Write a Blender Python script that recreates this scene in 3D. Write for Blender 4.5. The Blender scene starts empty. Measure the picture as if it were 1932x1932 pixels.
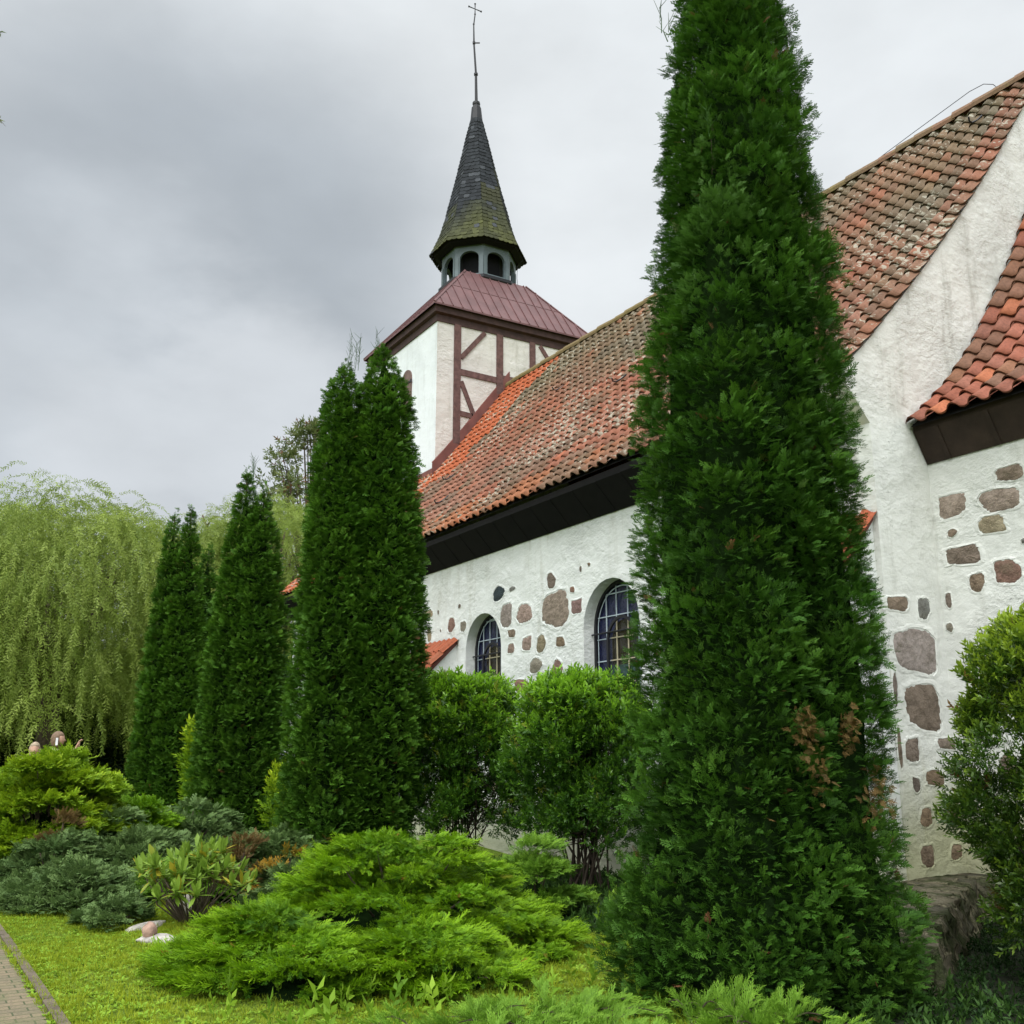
import bpy, math, random
import numpy as np
from mathutils import Vector, Matrix
from mathutils.geometry import tessellate_polygon

sc = bpy.context.scene
rng = np.random.RandomState(7)
random.seed(7)
R = math.radians

# ------------------------------------------------------------------ camera
AZ = R(30.8)            # heading, measured from west towards north
PITCH = math.atan(464 / 1932)
EYE = 1.6
cam_d = bpy.data.cameras.new('camera')
cam = bpy.data.objects.new('camera', cam_d)
sc.collection.objects.link(cam)
sc.camera = cam
cam_d.sensor_width = 36
cam_d.lens = 36.0
cam_d.clip_end = 3000
cam_d.clip_start = 0.05
cam.location = (0, 0, EYE)
look = Vector((-math.cos(AZ) * math.cos(PITCH), math.sin(AZ) * math.cos(PITCH), math.sin(PITCH)))
cam.rotation_euler = look.to_track_quat('-Z', 'Y').to_euler()

# ------------------------------------------------------------------ world
SUN_EL, SUN_AZ = R(50), R(140)     # sun azimuth: clockwise from north (south-east)
world = bpy.data.worlds.new('World')
sc.world = world
world.use_nodes = True
nt = world.node_tree
nt.nodes.clear()
def N(nt, typ, **kw):
    n = nt.nodes.new(typ)
    for k, v in kw.items():
        if k.startswith('i_'):
            n.inputs[k[2:].replace('_', ' ')].default_value = v
        else:
            setattr(n, k, v)
    return n
def L(nt, a, b): nt.links.new(a, b)
def build_world():
    out = N(nt, 'ShaderNodeOutputWorld')
    sky = N(nt, 'ShaderNodeTexSky', sky_type='NISHITA', sun_disc=False, sun_elevation=SUN_EL, sun_rotation=SUN_AZ, air_density=1.0, dust_density=2.0)
    bsky = N(nt, 'ShaderNodeBackground'); bsky.inputs['Strength'].default_value = 0.10
    L(nt, sky.outputs[0], bsky.inputs['Color'])
    tc = N(nt, 'ShaderNodeTexCoord')
    # broad cloud banks are placed by direction in the sky, broken up with noise
    n1 = N(nt, 'ShaderNodeTexNoise'); n1.inputs['Scale'].default_value = 2.2; n1.inputs['Detail'].default_value = 7; n1.inputs['Roughness'].default_value = 0.52
    mp = N(nt, 'ShaderNodeMapping'); mp.inputs['Scale'].default_value = (1, 1, 2.0); mp.inputs['Location'].default_value = (0.6, 0.2, 0.9)
    L(nt, tc.outputs['Generated'], mp.inputs['Vector']); L(nt, mp.outputs[0], n1.inputs['Vector'])
    n2 = N(nt, 'ShaderNodeTexNoise'); n2.inputs['Scale'].default_value = 6.5; n2.inputs['Detail'].default_value = 6
    L(nt, mp.outputs[0], n2.inputs['Vector'])
    def blob(d, lo, hi):
        dot = N(nt, 'ShaderNodeVectorMath', operation='DOT_PRODUCT'); dot.inputs[1].default_value = d
        L(nt, tc.outputs['Generated'], dot.inputs[0])
        a = N(nt, 'ShaderNodeMath', operation='MULTIPLY_ADD'); a.inputs[1].default_value = 0.06; L(nt, n1.outputs['Fac'], a.inputs[0]); L(nt, dot.outputs['Value'], a.inputs[2])
        mr = N(nt, 'ShaderNodeMapRange', interpolation_type='SMOOTHSTEP'); mr.inputs['From Min'].default_value = lo + .03; mr.inputs['From Max'].default_value = hi + .03
        L(nt, a.outputs[0], mr.inputs['Value'])
        return mr.outputs['Result']
    dark = blob(CLOUD_DARK, 0.93, 0.995)
    lite = blob(CLOUD_LITE, 0.984, 1.003)
    band = blob(CLOUD_BAND, 0.988, 1.0)
    def mix(a, b, f, blend='MIX', fac=None):
        m = N(nt, 'ShaderNodeMix', data_type='RGBA', blend_type=blend)
        if f is not None: L(nt, f, m.inputs['Factor'])
        else: m.inputs['Factor'].default_value = fac
        for s, v in ((6, a), (7, b)):
            if isinstance(v, tuple): m.inputs[s].default_value = v
            else: L(nt, v, m.inputs[s])
        return m.outputs[2]
    base = (0.83, 0.870, 0.895, 1)
    c = mix(base, (0.47, 0.515, 0.56, 1), dark)
    c = mix(c, (0.62, 0.665, 0.71, 1), lite)
    c = mix(c, (0.68, 0.72, 0.76, 1), band)
    rmp = N(nt, 'ShaderNodeMapRange'); rmp.inputs['From Min'].default_value = .3; rmp.inputs['From Max'].default_value = .7; rmp.inputs['To Min'].default_value = 0.93; rmp.inputs['To Max'].default_value = 1.06
    L(nt, n2.outputs['Fac'], rmp.inputs['Value'])
    sep = N(nt, 'ShaderNodeSeparateXYZ'); L(nt, tc.outputs['Generated'], sep.inputs[0])
    zen = N(nt, 'ShaderNodeMapRange', interpolation_type='SMOOTHSTEP'); zen.inputs['From Min'].default_value = .62; zen.inputs['From Max'].default_value = 1.0; zen.inputs['To Min'].default_value = 1.0; zen.inputs['To Max'].default_value = ZENITH
    L(nt, sep.outputs['Z'], zen.inputs['Value'])
    sdot = N(nt, 'ShaderNodeVectorMath', operation='DOT_PRODUCT'); sdot.inputs[1].default_value = (math.sin(SUN_AZ)*math.cos(SUN_EL), math.cos(SUN_AZ)*math.cos(SUN_EL), math.sin(SUN_EL))
    L(nt, tc.outputs['Generated'], sdot.inputs[0])
    sgl = N(nt, 'ShaderNodeMapRange', interpolation_type='SMOOTHSTEP'); sgl.inputs['From Min'].default_value = .35; sgl.inputs['From Max'].default_value = 1.0; sgl.inputs['To Min'].default_value = 1.0; sgl.inputs['To Max'].default_value = SUNGLOW
    L(nt, sdot.outputs['Value'], sgl.inputs['Value'])
    mu = N(nt, 'ShaderNodeMath', operation='MULTIPLY'); mu0 = N(nt, 'ShaderNodeMath', operation='MULTIPLY'); L(nt, zen.outputs[0], mu0.inputs[0]); L(nt, sgl.outputs[0], mu0.inputs[1]); L(nt, rmp.outputs[0], mu.inputs[0]); L(nt, mu0.outputs[0], mu.inputs[1])
    bcl = N(nt, 'ShaderNodeBackground'); L(nt, c, bcl.inputs['Color']); L(nt, mu.outputs[0], bcl.inputs['Strength'])
    ms = N(nt, 'ShaderNodeMixShader'); ms.inputs[0].default_value = 0.96
    L(nt, bsky.outputs[0], ms.inputs[1]); L(nt, bcl.outputs[0], ms.inputs[2]); L(nt, ms.outputs[0], out.inputs[0])
CLOUD_DARK = (-0.911, 0.15, 0.385)
CLOUD_LITE = (-0.932, 0.067, 0.356)
CLOUD_BAND = (-0.932, 0.229, 0.28)
ZENITH = 2.2
SUNGLOW = 2.5
build_world()

sun_d = bpy.data.lights.new('sun', 'SUN')
sun_d.energy = 1.5
sun_d.angle = R(25)
sun_d.color = (1.0, 0.965, 0.91)
sun = bpy.data.objects.new('sun', sun_d)
sc.collection.objects.link(sun)
sd = Vector((math.sin(SUN_AZ) * math.cos(SUN_EL), math.cos(SUN_AZ) * math.cos(SUN_EL), math.sin(SUN_EL)))
sun.rotation_euler = (-sd).to_track_quat('-Z', 'Y').to_euler()

sc.view_settings.view_transform = 'Standard'
sc.view_settings.look = 'None'
sc.view_settings.gamma = 1
sc.view_settings.exposure = 0.0
sc.cycles.max_bounces = 6
sc.cycles.diffuse_bounces = 3
sc.cycles.glossy_bounces = 2
sc.cycles.transmission_bounces = 4
sc.cycles.transparent_max_bounces = 4

# ------------------------------------------------------------------ helpers
def link(o, parent=None):
    sc.collection.objects.link(o)
    if parent is not None: o.parent = parent
    return o
def tag(o, label, cat, group=None, kind=None):
    if label: o['label'] = label
    if cat: o['category'] = cat
    if group: o['group'] = group
    if kind: o['kind'] = kind
    return o
def empty(name, loc, label, cat, group=None):
    o = bpy.data.objects.new(name, None); o.location = loc; o.empty_display_size = .2
    link(o); return tag(o, label, cat, group)
def struct(o): o['kind'] = 'structure'; return o

class MB:
    """collects faces into one mesh; optional per-face colour"""
    def __init__(s): s.v = []; s.f = []; s.c = []; s.m = []
    def add(s, vs, fs, col=None, mi=0):
        o = len(s.v); s.v += [tuple(v) for v in vs]
        for f in fs: s.f.append(tuple(i + o for i in f)); s.c.append(col); s.m.append(mi)
    def box(s, a, b, col=None, mi=0):
        x0, y0, z0 = a; x1, y1, z1 = b
        s.add([(x0,y0,z0),(x1,y0,z0),(x1,y1,z0),(x0,y1,z0),(x0,y0,z1),(x1,y0,z1),(x1,y1,z1),(x0,y1,z1)],
              [(0,3,2,1),(4,5,6,7),(0,1,5,4),(1,2,6,5),(2,3,7,6),(3,0,4,7)], col, mi)
    def bar(s, a, b, w, t, up=(0,0,1), col=None, mi=0):
        """square bar from a to b: width w across, thickness t along 'up'"""
        a = Vector(a); b = Vector(b); d = (b - a).normalized(); up = Vector(up)
        sd_ = d.cross(up)
        if sd_.length < 1e-4: sd_ = d.cross(Vector((1, 0, 0)))
        sd_.normalize(); up = sd_.cross(d).normalized()
        vs = [p + sd_ * i * w / 2 + up * j * t / 2 for p in (a, b) for (i, j) in ((-1,-1),(1,-1),(1,1),(-1,1))]
        s.add(vs, [(0,1,2,3),(7,6,5,4),(0,4,5,1),(1,5,6,2),(2,6,7,3),(3,7,4,0)], col, mi)
    def tube(s, pts, rad, n=8, col=None, mi=0, cap=True):
        pts = [Vector(p) for p in pts]
        rad = rad if isinstance(rad, (list, tuple)) else [rad] * len(pts)
        vs = []; ref = Vector((0.31, 0.17, 0.93))
        for i, p in enumerate(pts):
            d = (pts[min(i+1, len(pts)-1)] - pts[max(i-1, 0)]).normalized()
            a = d.cross(ref)
            if a.length < .05: a = d.cross(Vector((1, 0, 0)))
            a.normalize(); b = d.cross(a)
            vs += [p + (a * math.cos(2*math.pi*k/n) + b * math.sin(2*math.pi*k/n)) * rad[i] for k in range(n)]
        fs = []
        for i in range(len(pts)-1):
            for k in range(n):
                fs.append((i*n+k, i*n+(k+1)%n, (i+1)*n+(k+1)%n, (i+1)*n+k))
        if cap: fs.append(tuple(range(n))[::-1]); fs.append(tuple(range((len(pts)-1)*n, len(pts)*n)))
        s.add(vs, fs, col, mi)
    def build(s, name, mat, parent=None, smooth=False, loc=None, label=None):
        me = bpy.data.meshes.new(name); me.from_pydata(s.v, [], s.f)
        mats = mat if isinstance(mat, (list, tuple)) else [mat]
        for m in mats: me.materials.append(m)
        if any(c is not None for c in s.c):
            at = me.color_attributes.new('tint', 'FLOAT_COLOR', 'CORNER')
            arr = []
            for f, c in zip(s.f, s.c):
                arr += list((tuple(c) + (1,))[:4] if c is not None else (1,1,1,1)) * len(f)
            at.data.foreach_set('color', arr)
        if len(mats) > 1: me.polygons.foreach_set('material_index', s.m)
        if smooth: me.polygons.foreach_set('use_smooth', [True]*len(s.f))
        me.update()
        o = bpy.data.objects.new(name, me); link(o, parent)
        if loc is not None: o.location = loc
        if label: o['label'] = label
        return o

# ------------------------------------------------------------------ materials
def new_mat(name):
    m = bpy.data.materials.new(name); m.use_nodes = True
    t = m.node_tree; b = t.nodes['Principled BSDF']; return m, t, b
def ramp(t, src, stops):
    r = N(t, 'ShaderNodeValToRGB'); e = r.color_ramp.elements
    while len(e) < len(stops): e.new(.5)
    for el, (p, c) in zip(e, stops): el.position = p; el.color = tuple(c) + (1,)
    L(t, src, r.inputs[0]); return r.outputs[0]
def noise(t, scale, detail=5, rough=.55, vec=None, dist=0.0):
    n = N(t, 'ShaderNodeTexNoise'); n.inputs['Scale'].default_value = scale; n.inputs['Detail'].default_value = detail
    n.inputs['Roughness'].default_value = rough; n.inputs['Distortion'].default_value = dist
    if vec is None:
        tc = N(t, 'ShaderNodeTexCoord'); vec = tc.outputs['Object']
    L(t, vec, n.inputs['Vector']); return n.outputs['Fac']
def mixc(t, a, b, f, blend='MIX'):
    m = N(t, 'ShaderNodeMix', data_type='RGBA', blend_type=blend)
    if isinstance(f, float): m.inputs['Factor'].default_value = f
    else: L(t, f, m.inputs['Factor'])
    for s_, v in ((6, a), (7, b)):
        if isinstance(v, tuple): m.inputs[s_].default_value = (v + (1,))[:4]
        else: L(t, v, m.inputs[s_])
    return m.outputs[2]
def maprange(t, src, a, b, c=0., d=1., smooth=True):
    m = N(t, 'ShaderNodeMapRange', interpolation_type='SMOOTHSTEP' if smooth else 'LINEAR')
    for k, v in (('From Min', a), ('From Max', b), ('To Min', c), ('To Max', d)): m.inputs[k].default_value = v
    L(t, src, m.inputs['Value']); return m.outputs['Result']
def bump(t, b, h, strength=.5, dist=.02, prev=None):
    n = N(t, 'ShaderNodeBump'); n.inputs['Strength'].default_value = strength; n.inputs['Distance'].default_value = dist
    L(t, h, n.inputs['Height'])
    if prev is not None: L(t, prev, n.inputs['Normal'])
    if b is not None: L(t, n.outputs[0], b.inputs['Normal'])
    return n.outputs[0]
def math_(t, op, a, b=None):
    m = N(t, 'ShaderNodeMath', operation=op)
    for i, v in enumerate((a, b)):
        if v is None: continue
        if isinstance(v, (int, float)): m.inputs[i].default_value = v
        else: L(t, v, m.inputs[i])
    return m.outputs[0]

def plain(name, col, rough=.7, metal=0., var=.15, scale=8, bstr=.2, spec=.3):
    m, t, b = new_mat(name)
    n = noise(t, scale, 6)
    d = tuple(c * (1 - var) for c in col); u_ = tuple(min(1, c * (1 + var)) for c in col)
    L(t, ramp(t, n, [(.3, d), (.7, u_)]), b.inputs['Base Color'])
    b.inputs['Roughness'].default_value = rough; b.inputs['Metallic'].default_value = metal
    b.inputs['Specular IOR Level'].default_value = spec
    bump(t, b, noise(t, scale * 6, 4), bstr, .01)
    return m

def plaster(name, col, stain=(.42, .42, .27), base_z=0.9, rough_amt=1.0, grime=(.50, .50, .44)):
    m, t, b = new_mat(name)
    tc = N(t, 'ShaderNodeTexCoord'); ob = tc.outputs['Object']
    big = noise(t, .7, 5, .6); mid = noise(t, 5, 6, .6, dist=.5); fine = noise(t, 32, 5, .65)
    c = mixc(t, tuple(x * .90 for x in col), col, maprange(t, big, .35, .6))
    # weather stain in patches, streaked downwards
    mp = N(t, 'ShaderNodeMapping'); mp.inputs['Scale'].default_value = (2.2, 2.2, .35); L(t, ob, mp.inputs[0])
    st = noise(t, 1.6, 7, .65, vec=mp.outputs[0])
    c = mixc(t, c, grime, math_(t, 'MULTIPLY', maprange(t, st, .50, .74), .6))
    # small dark pits
    pit = noise(t, 17, 3, .5, dist=1.2)
    c = mixc(t, c, tuple(x * .55 for x in col), maprange(t, pit, .70, .78))
    # algae near the ground
    sep = N(t, 'ShaderNodeSeparateXYZ'); L(t, ob, sep.inputs[0])
    zz = math_(t, 'ADD', sep.outputs['Z'], math_(t, 'MULTIPLY', st, 1.4))
    c = mixc(t, c, stain, maprange(t, zz, base_z + 1.2, base_z, 0., .8))
    L(t, c, b.inputs['Base Color'])
    b.inputs['Roughness'].default_value = .92; b.inputs['Specular IOR Level'].default_value = .15
    mpb = N(t, 'ShaderNodeMapping'); mpb.inputs['Scale'].default_value = (1, 1, 1.5); mpb.inputs['Rotation'].default_value = (0.2, .3, .1); L(t, ob, mpb.inputs[0])
    soft = noise(t, 1.9, 3, .5, vec=mpb.outputs[0])
    trowel = noise(t, 7.5, 8, .68, vec=mpb.outputs[0], dist=.15)
    patch = maprange(t, noise(t, 1.3, 3), .40, .62, .25, 1.)
    n0 = bump(t, None, soft, .35 * rough_amt, .12)
    n1 = bump(t, None, math_(t, 'MULTIPLY', trowel, patch), .75 * rough_amt, .045, n0)
    bump(t, b, fine, .45 * rough_amt, .012, n1)
    return m

def tinted(name, rough=.8, lichen=None, moss=None, spec=.2, nscale=30, dark=.75):
    """colour comes from the per-face tint; lichen/moss spots on top"""
    m, t, b = new_mat(name)
    at = N(t, 'ShaderNodeAttribute'); at.attribute_name = 'tint'
    n = noise(t, nscale, 5, .6)
    c = mixc(t, at.outputs['Color'], mixc(t, at.outputs['Color'], (dark, dark, dark), 1., 'MULTIPLY'), maprange(t, n, .4, .65))
    if lichen:
        big = noise(t, .55, 4, .6)
        sm = noise(t, 13, 5, .62, dist=.6)
        f = maprange(t, math_(t, 'ADD', sm, math_(t, 'MULTIPLY', math_(t, 'SUBTRACT', big, .5), .55)), .585, .64)
        c = mixc(t, c, lichen, math_(t, 'MULTIPLY', f, .8))
    if moss:
        sm = noise(t, 5, 6, .65, dist=.4)
        c = mixc(t, c, moss, math_(t, 'MULTIPLY', maprange(t, sm, .56, .68), .7))
    L(t, c, b.inputs['Base Color']); b.inputs['Roughness'].default_value = rough
    b.inputs['Specular IOR Level'].default_value = spec
    bump(t, b, noise(t, nscale * 2, 4), .35, .008)
    return m

def foliage(name, dark, light, tip, transl=.3, rough=.55, spec=.15, odd=None, odd_at=.985):
    """dark..light by leaf (tint.r), tip colour along the spray (tint.g), rare odd-coloured leaves (tint.b)"""
    m, t, b = new_mat(name)
    at = N(t, 'ShaderNodeAttribute'); at.attribute_name = 'tint'
    sep = N(t, 'ShaderNodeSeparateColor'); L(t, at.outputs['Color'], sep.inputs[0])
    c = mixc(t, dark, light, sep.outputs[0])
    c = mixc(t, c, tip, sep.outputs[1])
    if odd: c = mixc(t, c, odd, maprange(t, sep.outputs[2], odd_at, odd_at + .004))
    L(t, c, b.inputs['Base Color']); b.inputs['Roughness'].default_value = rough; b.inputs['Specular IOR Level'].default_value = spec
    tr = N(t, 'ShaderNodeBsdfTranslucent'); L(t, c, tr.inputs['Color'])
    ms = N(t, 'ShaderNodeMixShader'); ms.inputs[0].default_value = transl
    out = t.nodes['Material Output']
    L(t, b.outputs[0], ms.inputs[1]); L(t, tr.outputs[0], ms.inputs[2]); L(t, ms.outputs[0], out.inputs['Surface'])
    return m

M = {}
M['wall'] = plaster('lime_plaster', (.77, .79, .77))
M['wall_east'] = plaster('lime_plaster_mossy', (.74, .75, .71), stain=(.38, .38, .20), base_z=1.3, grime=(.36, .36, .31))
M['tower_white'] = plaster('smooth_limewash', (.76, .79, .82), rough_amt=.3, base_z=-3, grime=(.50, .52, .52))
M['tower_cream'] = plaster('cream_limewash', (.66, .635, .60), rough_amt=.9, base_z=-3, grime=(.40, .38, .33))
M['plinth'] = plaster('mossy_plinth_mortar', (.27, .25, .17), stain=(.045, .055, .025), base_z=-.15, rough_amt=1.6, grime=(.12, .13, .07))
def rubble(name):
    m, t, b = new_mat(name)
    tc = N(t, 'ShaderNodeTexCoord'); nz = N(t, 'ShaderNodeTexNoise'); nz.inputs['Scale'].default_value = 5; L(t, tc.outputs['Object'], nz.inputs['Vector'])
    ad = N(t, 'ShaderNodeMix', data_type='VECTOR'); ad.inputs['Factor'].default_value = .16; L(t, tc.outputs['Object'], ad.inputs[4]); L(t, nz.outputs['Color'], ad.inputs[5])
    v = N(t, 'ShaderNodeTexVoronoi', feature='DISTANCE_TO_EDGE'); v.inputs['Scale'].default_value = 4.6; L(t, ad.outputs[1], v.inputs['Vector'])
    vc = N(t, 'ShaderNodeTexVoronoi'); vc.inputs['Scale'].default_value = 4.6; L(t, ad.outputs[1], vc.inputs['Vector'])
    n = noise(t, 3, 7, .65); f = noise(t, 28, 6, .7)
    sepc = N(t, 'ShaderNodeSeparateColor'); L(t, vc.outputs['Color'], sepc.inputs[0])
    c = mixc(t, (.20, .175, .12), (.11, .10, .075), sepc.outputs[0])
    c = mixc(t, (.24, .215, .14), c, maprange(t, v.outputs['Distance'], .03, .09))
    c = mixc(t, c, (.040, .055, .018), maprange(t, n, .42, .60, 0, .9)); c = mixc(t, c, (.03, .028, .02), math_(t, 'MULTIPLY', maprange(t, f, .5, .68), .8))
    L(t, c, b.inputs['Base Color']); b.inputs['Roughness'].default_value = .95; b.inputs['Specular IOR Level'].default_value = .1
    n0 = bump(t, None, maprange(t, v.outputs['Distance'], 0, .12), .9, .06); n1 = bump(t, None, n, .8, .08, n0); bump(t, b, f, .9, .02, n1)
    return m
M['rubble'] = rubble('mossy_rubble_masonry')
M['tile'] = tinted('clay_pantile', .78, lichen=(.36, .34, .27))
M['tile_new'] = tinted('new_clay_pantile', .7)
M['ridge'] = tinted('ridge_tile', .85, moss=(.20, .165, .06))
M['slate'] = tinted('slate_shingle', .8, spec=.15, nscale=12)
M['tarred'] = plain('tarred_boards', (.0045, .004, .004), 1.0, var=.4, scale=5)
M['brown_wood'] = plain('dark_brown_painted_wood', (.050, .026, .023), .7, var=.35, scale=6, bstr=.5)
M['timber'] = plain('weathered_red_brown_timber', (.125, .068, .062), .85, var=.35, scale=9, bstr=.8)
M['flashing'] = plain('red_painted_flashing', (.17, .065, .055), .75, var=.2, scale=3)
M['red_metal'] = plain('dull_red_sheet_metal', (.13, .060, .060), .55, var=.2, scale=2.5, bstr=.15, spec=.4)
M['grey_metal'] = plain('grey_zinc_sheet', (.10, .13, .145), .55, var=.25, scale=2.5, bstr=.15, spec=.5)
M['black_metal'] = plain('black_iron', (.018, .018, .022), .5, var=.3)
M['dark_void'] = plain('unlit_interior', (.006, .006, .008), .9, var=.2)
M['shutter'] = plain('brown_shutter_wood', (.15, .095, .085), .8, var=.25, scale=7, bstr=.4)
M['came_pale'] = plain('pale_lead_came', (.40, .47, .52), .6)
M['came_cream'] = plain('cream_lead_came', (.45, .40, .28), .6)
M['bark'] = plain('rough_bark', (.10, .075, .055), .95, var=.4, scale=12, bstr=1.0)
M['twig'] = plain('thin_grey_brown_twigs', (.11, .085, .06), .9, var=.3)
M['core'] = plain('dead_inner_twigs', (.018, .020, .010), 1.0, var=.5, scale=14, bstr=1., spec=.0)
M['rock'] = plain('pale_limestone_rock', (.40, .37, .33), .9, var=.45, scale=14, bstr=1.)

def glass(name, col):
    m, t, b = new_mat(name)
    n = noise(t, 6, 3)
    L(t, ramp(t, n, [(.3, tuple(c*.6 for c in col)), (.7, col)]), b.inputs['Base Color'])
    b.inputs['Roughness'].default_value = .16; b.inputs['Specular IOR Level'].default_value = .45
    bump(t, b, noise(t, 7, 4), .8, .04); return m
M['glass_blue'] = glass('blue_stained_glass', (.012, .016, .06))
M['glass_dark'] = glass('olive_stained_glass', (.022, .018, .008))
M['glass_green'] = glass('green_stained_glass', (.03, .07, .06))

# ------------------------------------------------------------------ terrain
def ground_z(x, y):
    """flat by the church, rising a little towards the west end of the garden"""
    t_ = np.clip((-np.asarray(x, float) - 13.5) / 6.0, 0, 1); t_ = t_ * t_ * (3 - 2 * t_)
    return 0.30 * t_

def grass_ground():
    m, t, b = new_mat('lawn_soil')
    n = noise(t, 1.2, 6, .6); f = noise(t, 40, 5, .7)
    c = ramp(t, n, [(.35, (.13, .20, .02)), (.65, (.20, .27, .03))])
    c = mixc(t, c, (.045, .07, .012), maprange(t, f, .45, .65))
    L(t, c, b.inputs['Base Color']); b.inputs['Roughness'].default_value = .95
    b.inputs['Specular IOR Level'].default_value = .1
    bump(t, b, f, .8, .03); return m
M['lawn'] = grass_ground()
def build_ground():
    xs = np.concatenate([[-900, -300, -120], np.linspace(-60, 12, 73), [60, 300, 900]])
    ys = np.concatenate([[-900, -300, -80], np.linspace(-20, 40, 31), [90, 300, 900]])
    X_, Y_ = np.meshgrid(xs, ys, indexing='ij'); Z_ = ground_z(X_, Y_)
    vs = list(zip(X_.ravel(), Y_.ravel(), Z_.ravel())); n = len(ys)
    fs = [(i*n+j, (i+1)*n+j, (i+1)*n+j+1, i*n+j+1) for i in range(len(xs)-1) for j in range(n-1)]
    g = MB(); g.add(vs, fs); struct(g.build('ground', M['lawn'], smooth=True))
    # brick path with a concrete edging
    m, t, b = new_mat('brick_paving')
    tc = N(t, 'ShaderNodeTexCoord'); br = N(t, 'ShaderNodeTexBrick')
    mp = N(t, 'ShaderNodeMapping'); mp.inputs['Rotation'].default_value = (0, 0, R(90)); L(t, tc.outputs['Object'], mp.inputs[0])
    L(t, mp.outputs[0], br.inputs['Vector']); br.inputs['Scale'].default_value = 1.
    br.inputs['Brick Width'].default_value = .2; br.inputs['Row Height'].default_value = .1; br.inputs['Mortar Size'].default_value = .007
    br.inputs['Mortar Smooth'].default_value = .3
    br.inputs['Color1'].default_value = (.215, .165, .10, 1); br.inputs['Color2'].default_value = (.165, .135, .082, 1); br.inputs['Mortar'].default_value = (.055, .065, .025, 1)
    nn = noise(t, 3, 6); c = mixc(t, br.outputs['Color'], (.115, .125, .05), math_(t, 'MULTIPLY', maprange(t, nn, .45, .7), .7))
    n2 = noise(t, 60, 4); c = mixc(t, c, (.07, .06, .04), math_(t, 'MULTIPLY', maprange(t, n2, .5, .7), .6))
    L(t, c, b.inputs['Base Color']); b.inputs['Roughness'].default_value = .9
    nb = bump(t, None, br.outputs['Fac'], -.6, .012); bump(t, b, n2, .5, .006, nb)
    M['paver'] = m
    p = MB()
    xs = np.linspace(-40, 6, 47)
    def strip(mb, y0, y1, dz, side=0.):
        vs = []
        for x in xs:
            z = float(ground_z(x, 0)) + dz
            vs += [(x, y0, z), (x, y1, z)]
        mb.add(vs, [(2*i, 2*i+2, 2*i+3, 2*i+1) for i in range(len(xs)-1)])
    strip(p, -1.4, 1.10, .006); struct(p.build('path', M['paver']))
    k = MB()
    M['kerb'] = plain('weathered_concrete_edging', (.13, .105, .075), .95, var=.35, scale=9, bstr=.8)
    x = -40.
    while x < 6:
        z0 = float(ground_z(x, 0)); z1 = float(ground_z(x+.98, 0)); o = random.uniform(-.006, .006)
        a = [(x, 1.10+o, z0-.1), (x+.985, 1.10+o, z1-.1), (x+.985, 1.17+o, z1-.1), (x, 1.17+o, z0-.1)]
        up = .028 + random.uniform(-.006, .006)
        k.add([*a, *[(q[0], q[1], q[2]+.1+up) for q in a]], [(0,3,2,1),(4,5,6,7),(0,1,5,4),(1,2,6,5),(2,3,7,6),(3,0,4,7)]); x += 1.0
    struct(k.build('path_kerb', M['kerb']))
    # near-black ground sheet painting the shade between the low wall and the chancel
    M['shade_ground'] = plain('shade_dark_ground', (.016, .020, .011), .95, var=.6, scale=3, bstr=.9, spec=.1)  # shade put into an almost black ground colour
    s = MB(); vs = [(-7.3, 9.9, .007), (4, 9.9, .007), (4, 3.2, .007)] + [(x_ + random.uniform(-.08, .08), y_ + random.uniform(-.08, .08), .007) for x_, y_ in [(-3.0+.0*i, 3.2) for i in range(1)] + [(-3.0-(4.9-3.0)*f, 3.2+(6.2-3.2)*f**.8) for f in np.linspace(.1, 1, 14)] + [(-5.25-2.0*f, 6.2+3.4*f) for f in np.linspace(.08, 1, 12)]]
    s.add(vs, [tuple(range(len(vs)))[::-1]]); struct(s.build('ground_shade', M['shade_ground']))
    # painted shade: dark ground patches under the tallest thuja and the leafy shrubs
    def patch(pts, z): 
        q = MB(); q.add([(x+random.uniform(-.1, .1), y+random.uniform(-.1, .1), z) for x, y in pts], [tuple(range(len(pts)))]); struct(q.build('ground_shade', M['shade_ground']))
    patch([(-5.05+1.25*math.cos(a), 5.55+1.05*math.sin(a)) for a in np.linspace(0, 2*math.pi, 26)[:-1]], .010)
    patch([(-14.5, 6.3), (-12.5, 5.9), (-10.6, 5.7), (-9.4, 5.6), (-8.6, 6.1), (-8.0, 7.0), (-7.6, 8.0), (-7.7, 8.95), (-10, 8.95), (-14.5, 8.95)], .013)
build_ground()

# ------------------------------------------------------------------ church
NAVE_E, NAVE_W = -7.3, -26.5
RIDGE_Y = 13.5
church = empty('church', (-17, 9, 0), 'white plastered fieldstone church with red tiled roofs and a half-timbered tower', 'church')
CH = church
church.matrix_world = Matrix.Translation((0, 0, 0))
church.location = (0, 0, 0)

def arch_pts(cx, w, z0, zs, n=14, inset=0.):
    """arched outline in (x,z), counter-clockwise, flat foot at z0, springing at zs"""
    r = w / 2 - inset
    pts = [(cx - r, z0 + inset), (cx + r, z0 + inset)]
    pts += [(cx + r * math.cos(a), zs + r * math.sin(a)) for a in np.linspace(0, math.pi, n)]
    return pts

def wall_with_holes(mb, outer, holes, to3):
    loops = [[Vector((p[0], p[1], 0)) for p in outer]] + [[Vector((p[0], p[1], 0)) for p in h] for h in holes]
    flat = [p for l in loops for p in l]
    tris = tessellate_polygon(loops)
    vs = [to3(p.x, p.y) for p in flat]
    fs = []
    for a, b, c in tris:
        n = (flat[b]-flat[a]).cross(flat[c]-flat[a]).z
        fs.append((a, b, c) if n > 0 else (a, c, b))
    mb.add(vs, fs)

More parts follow.
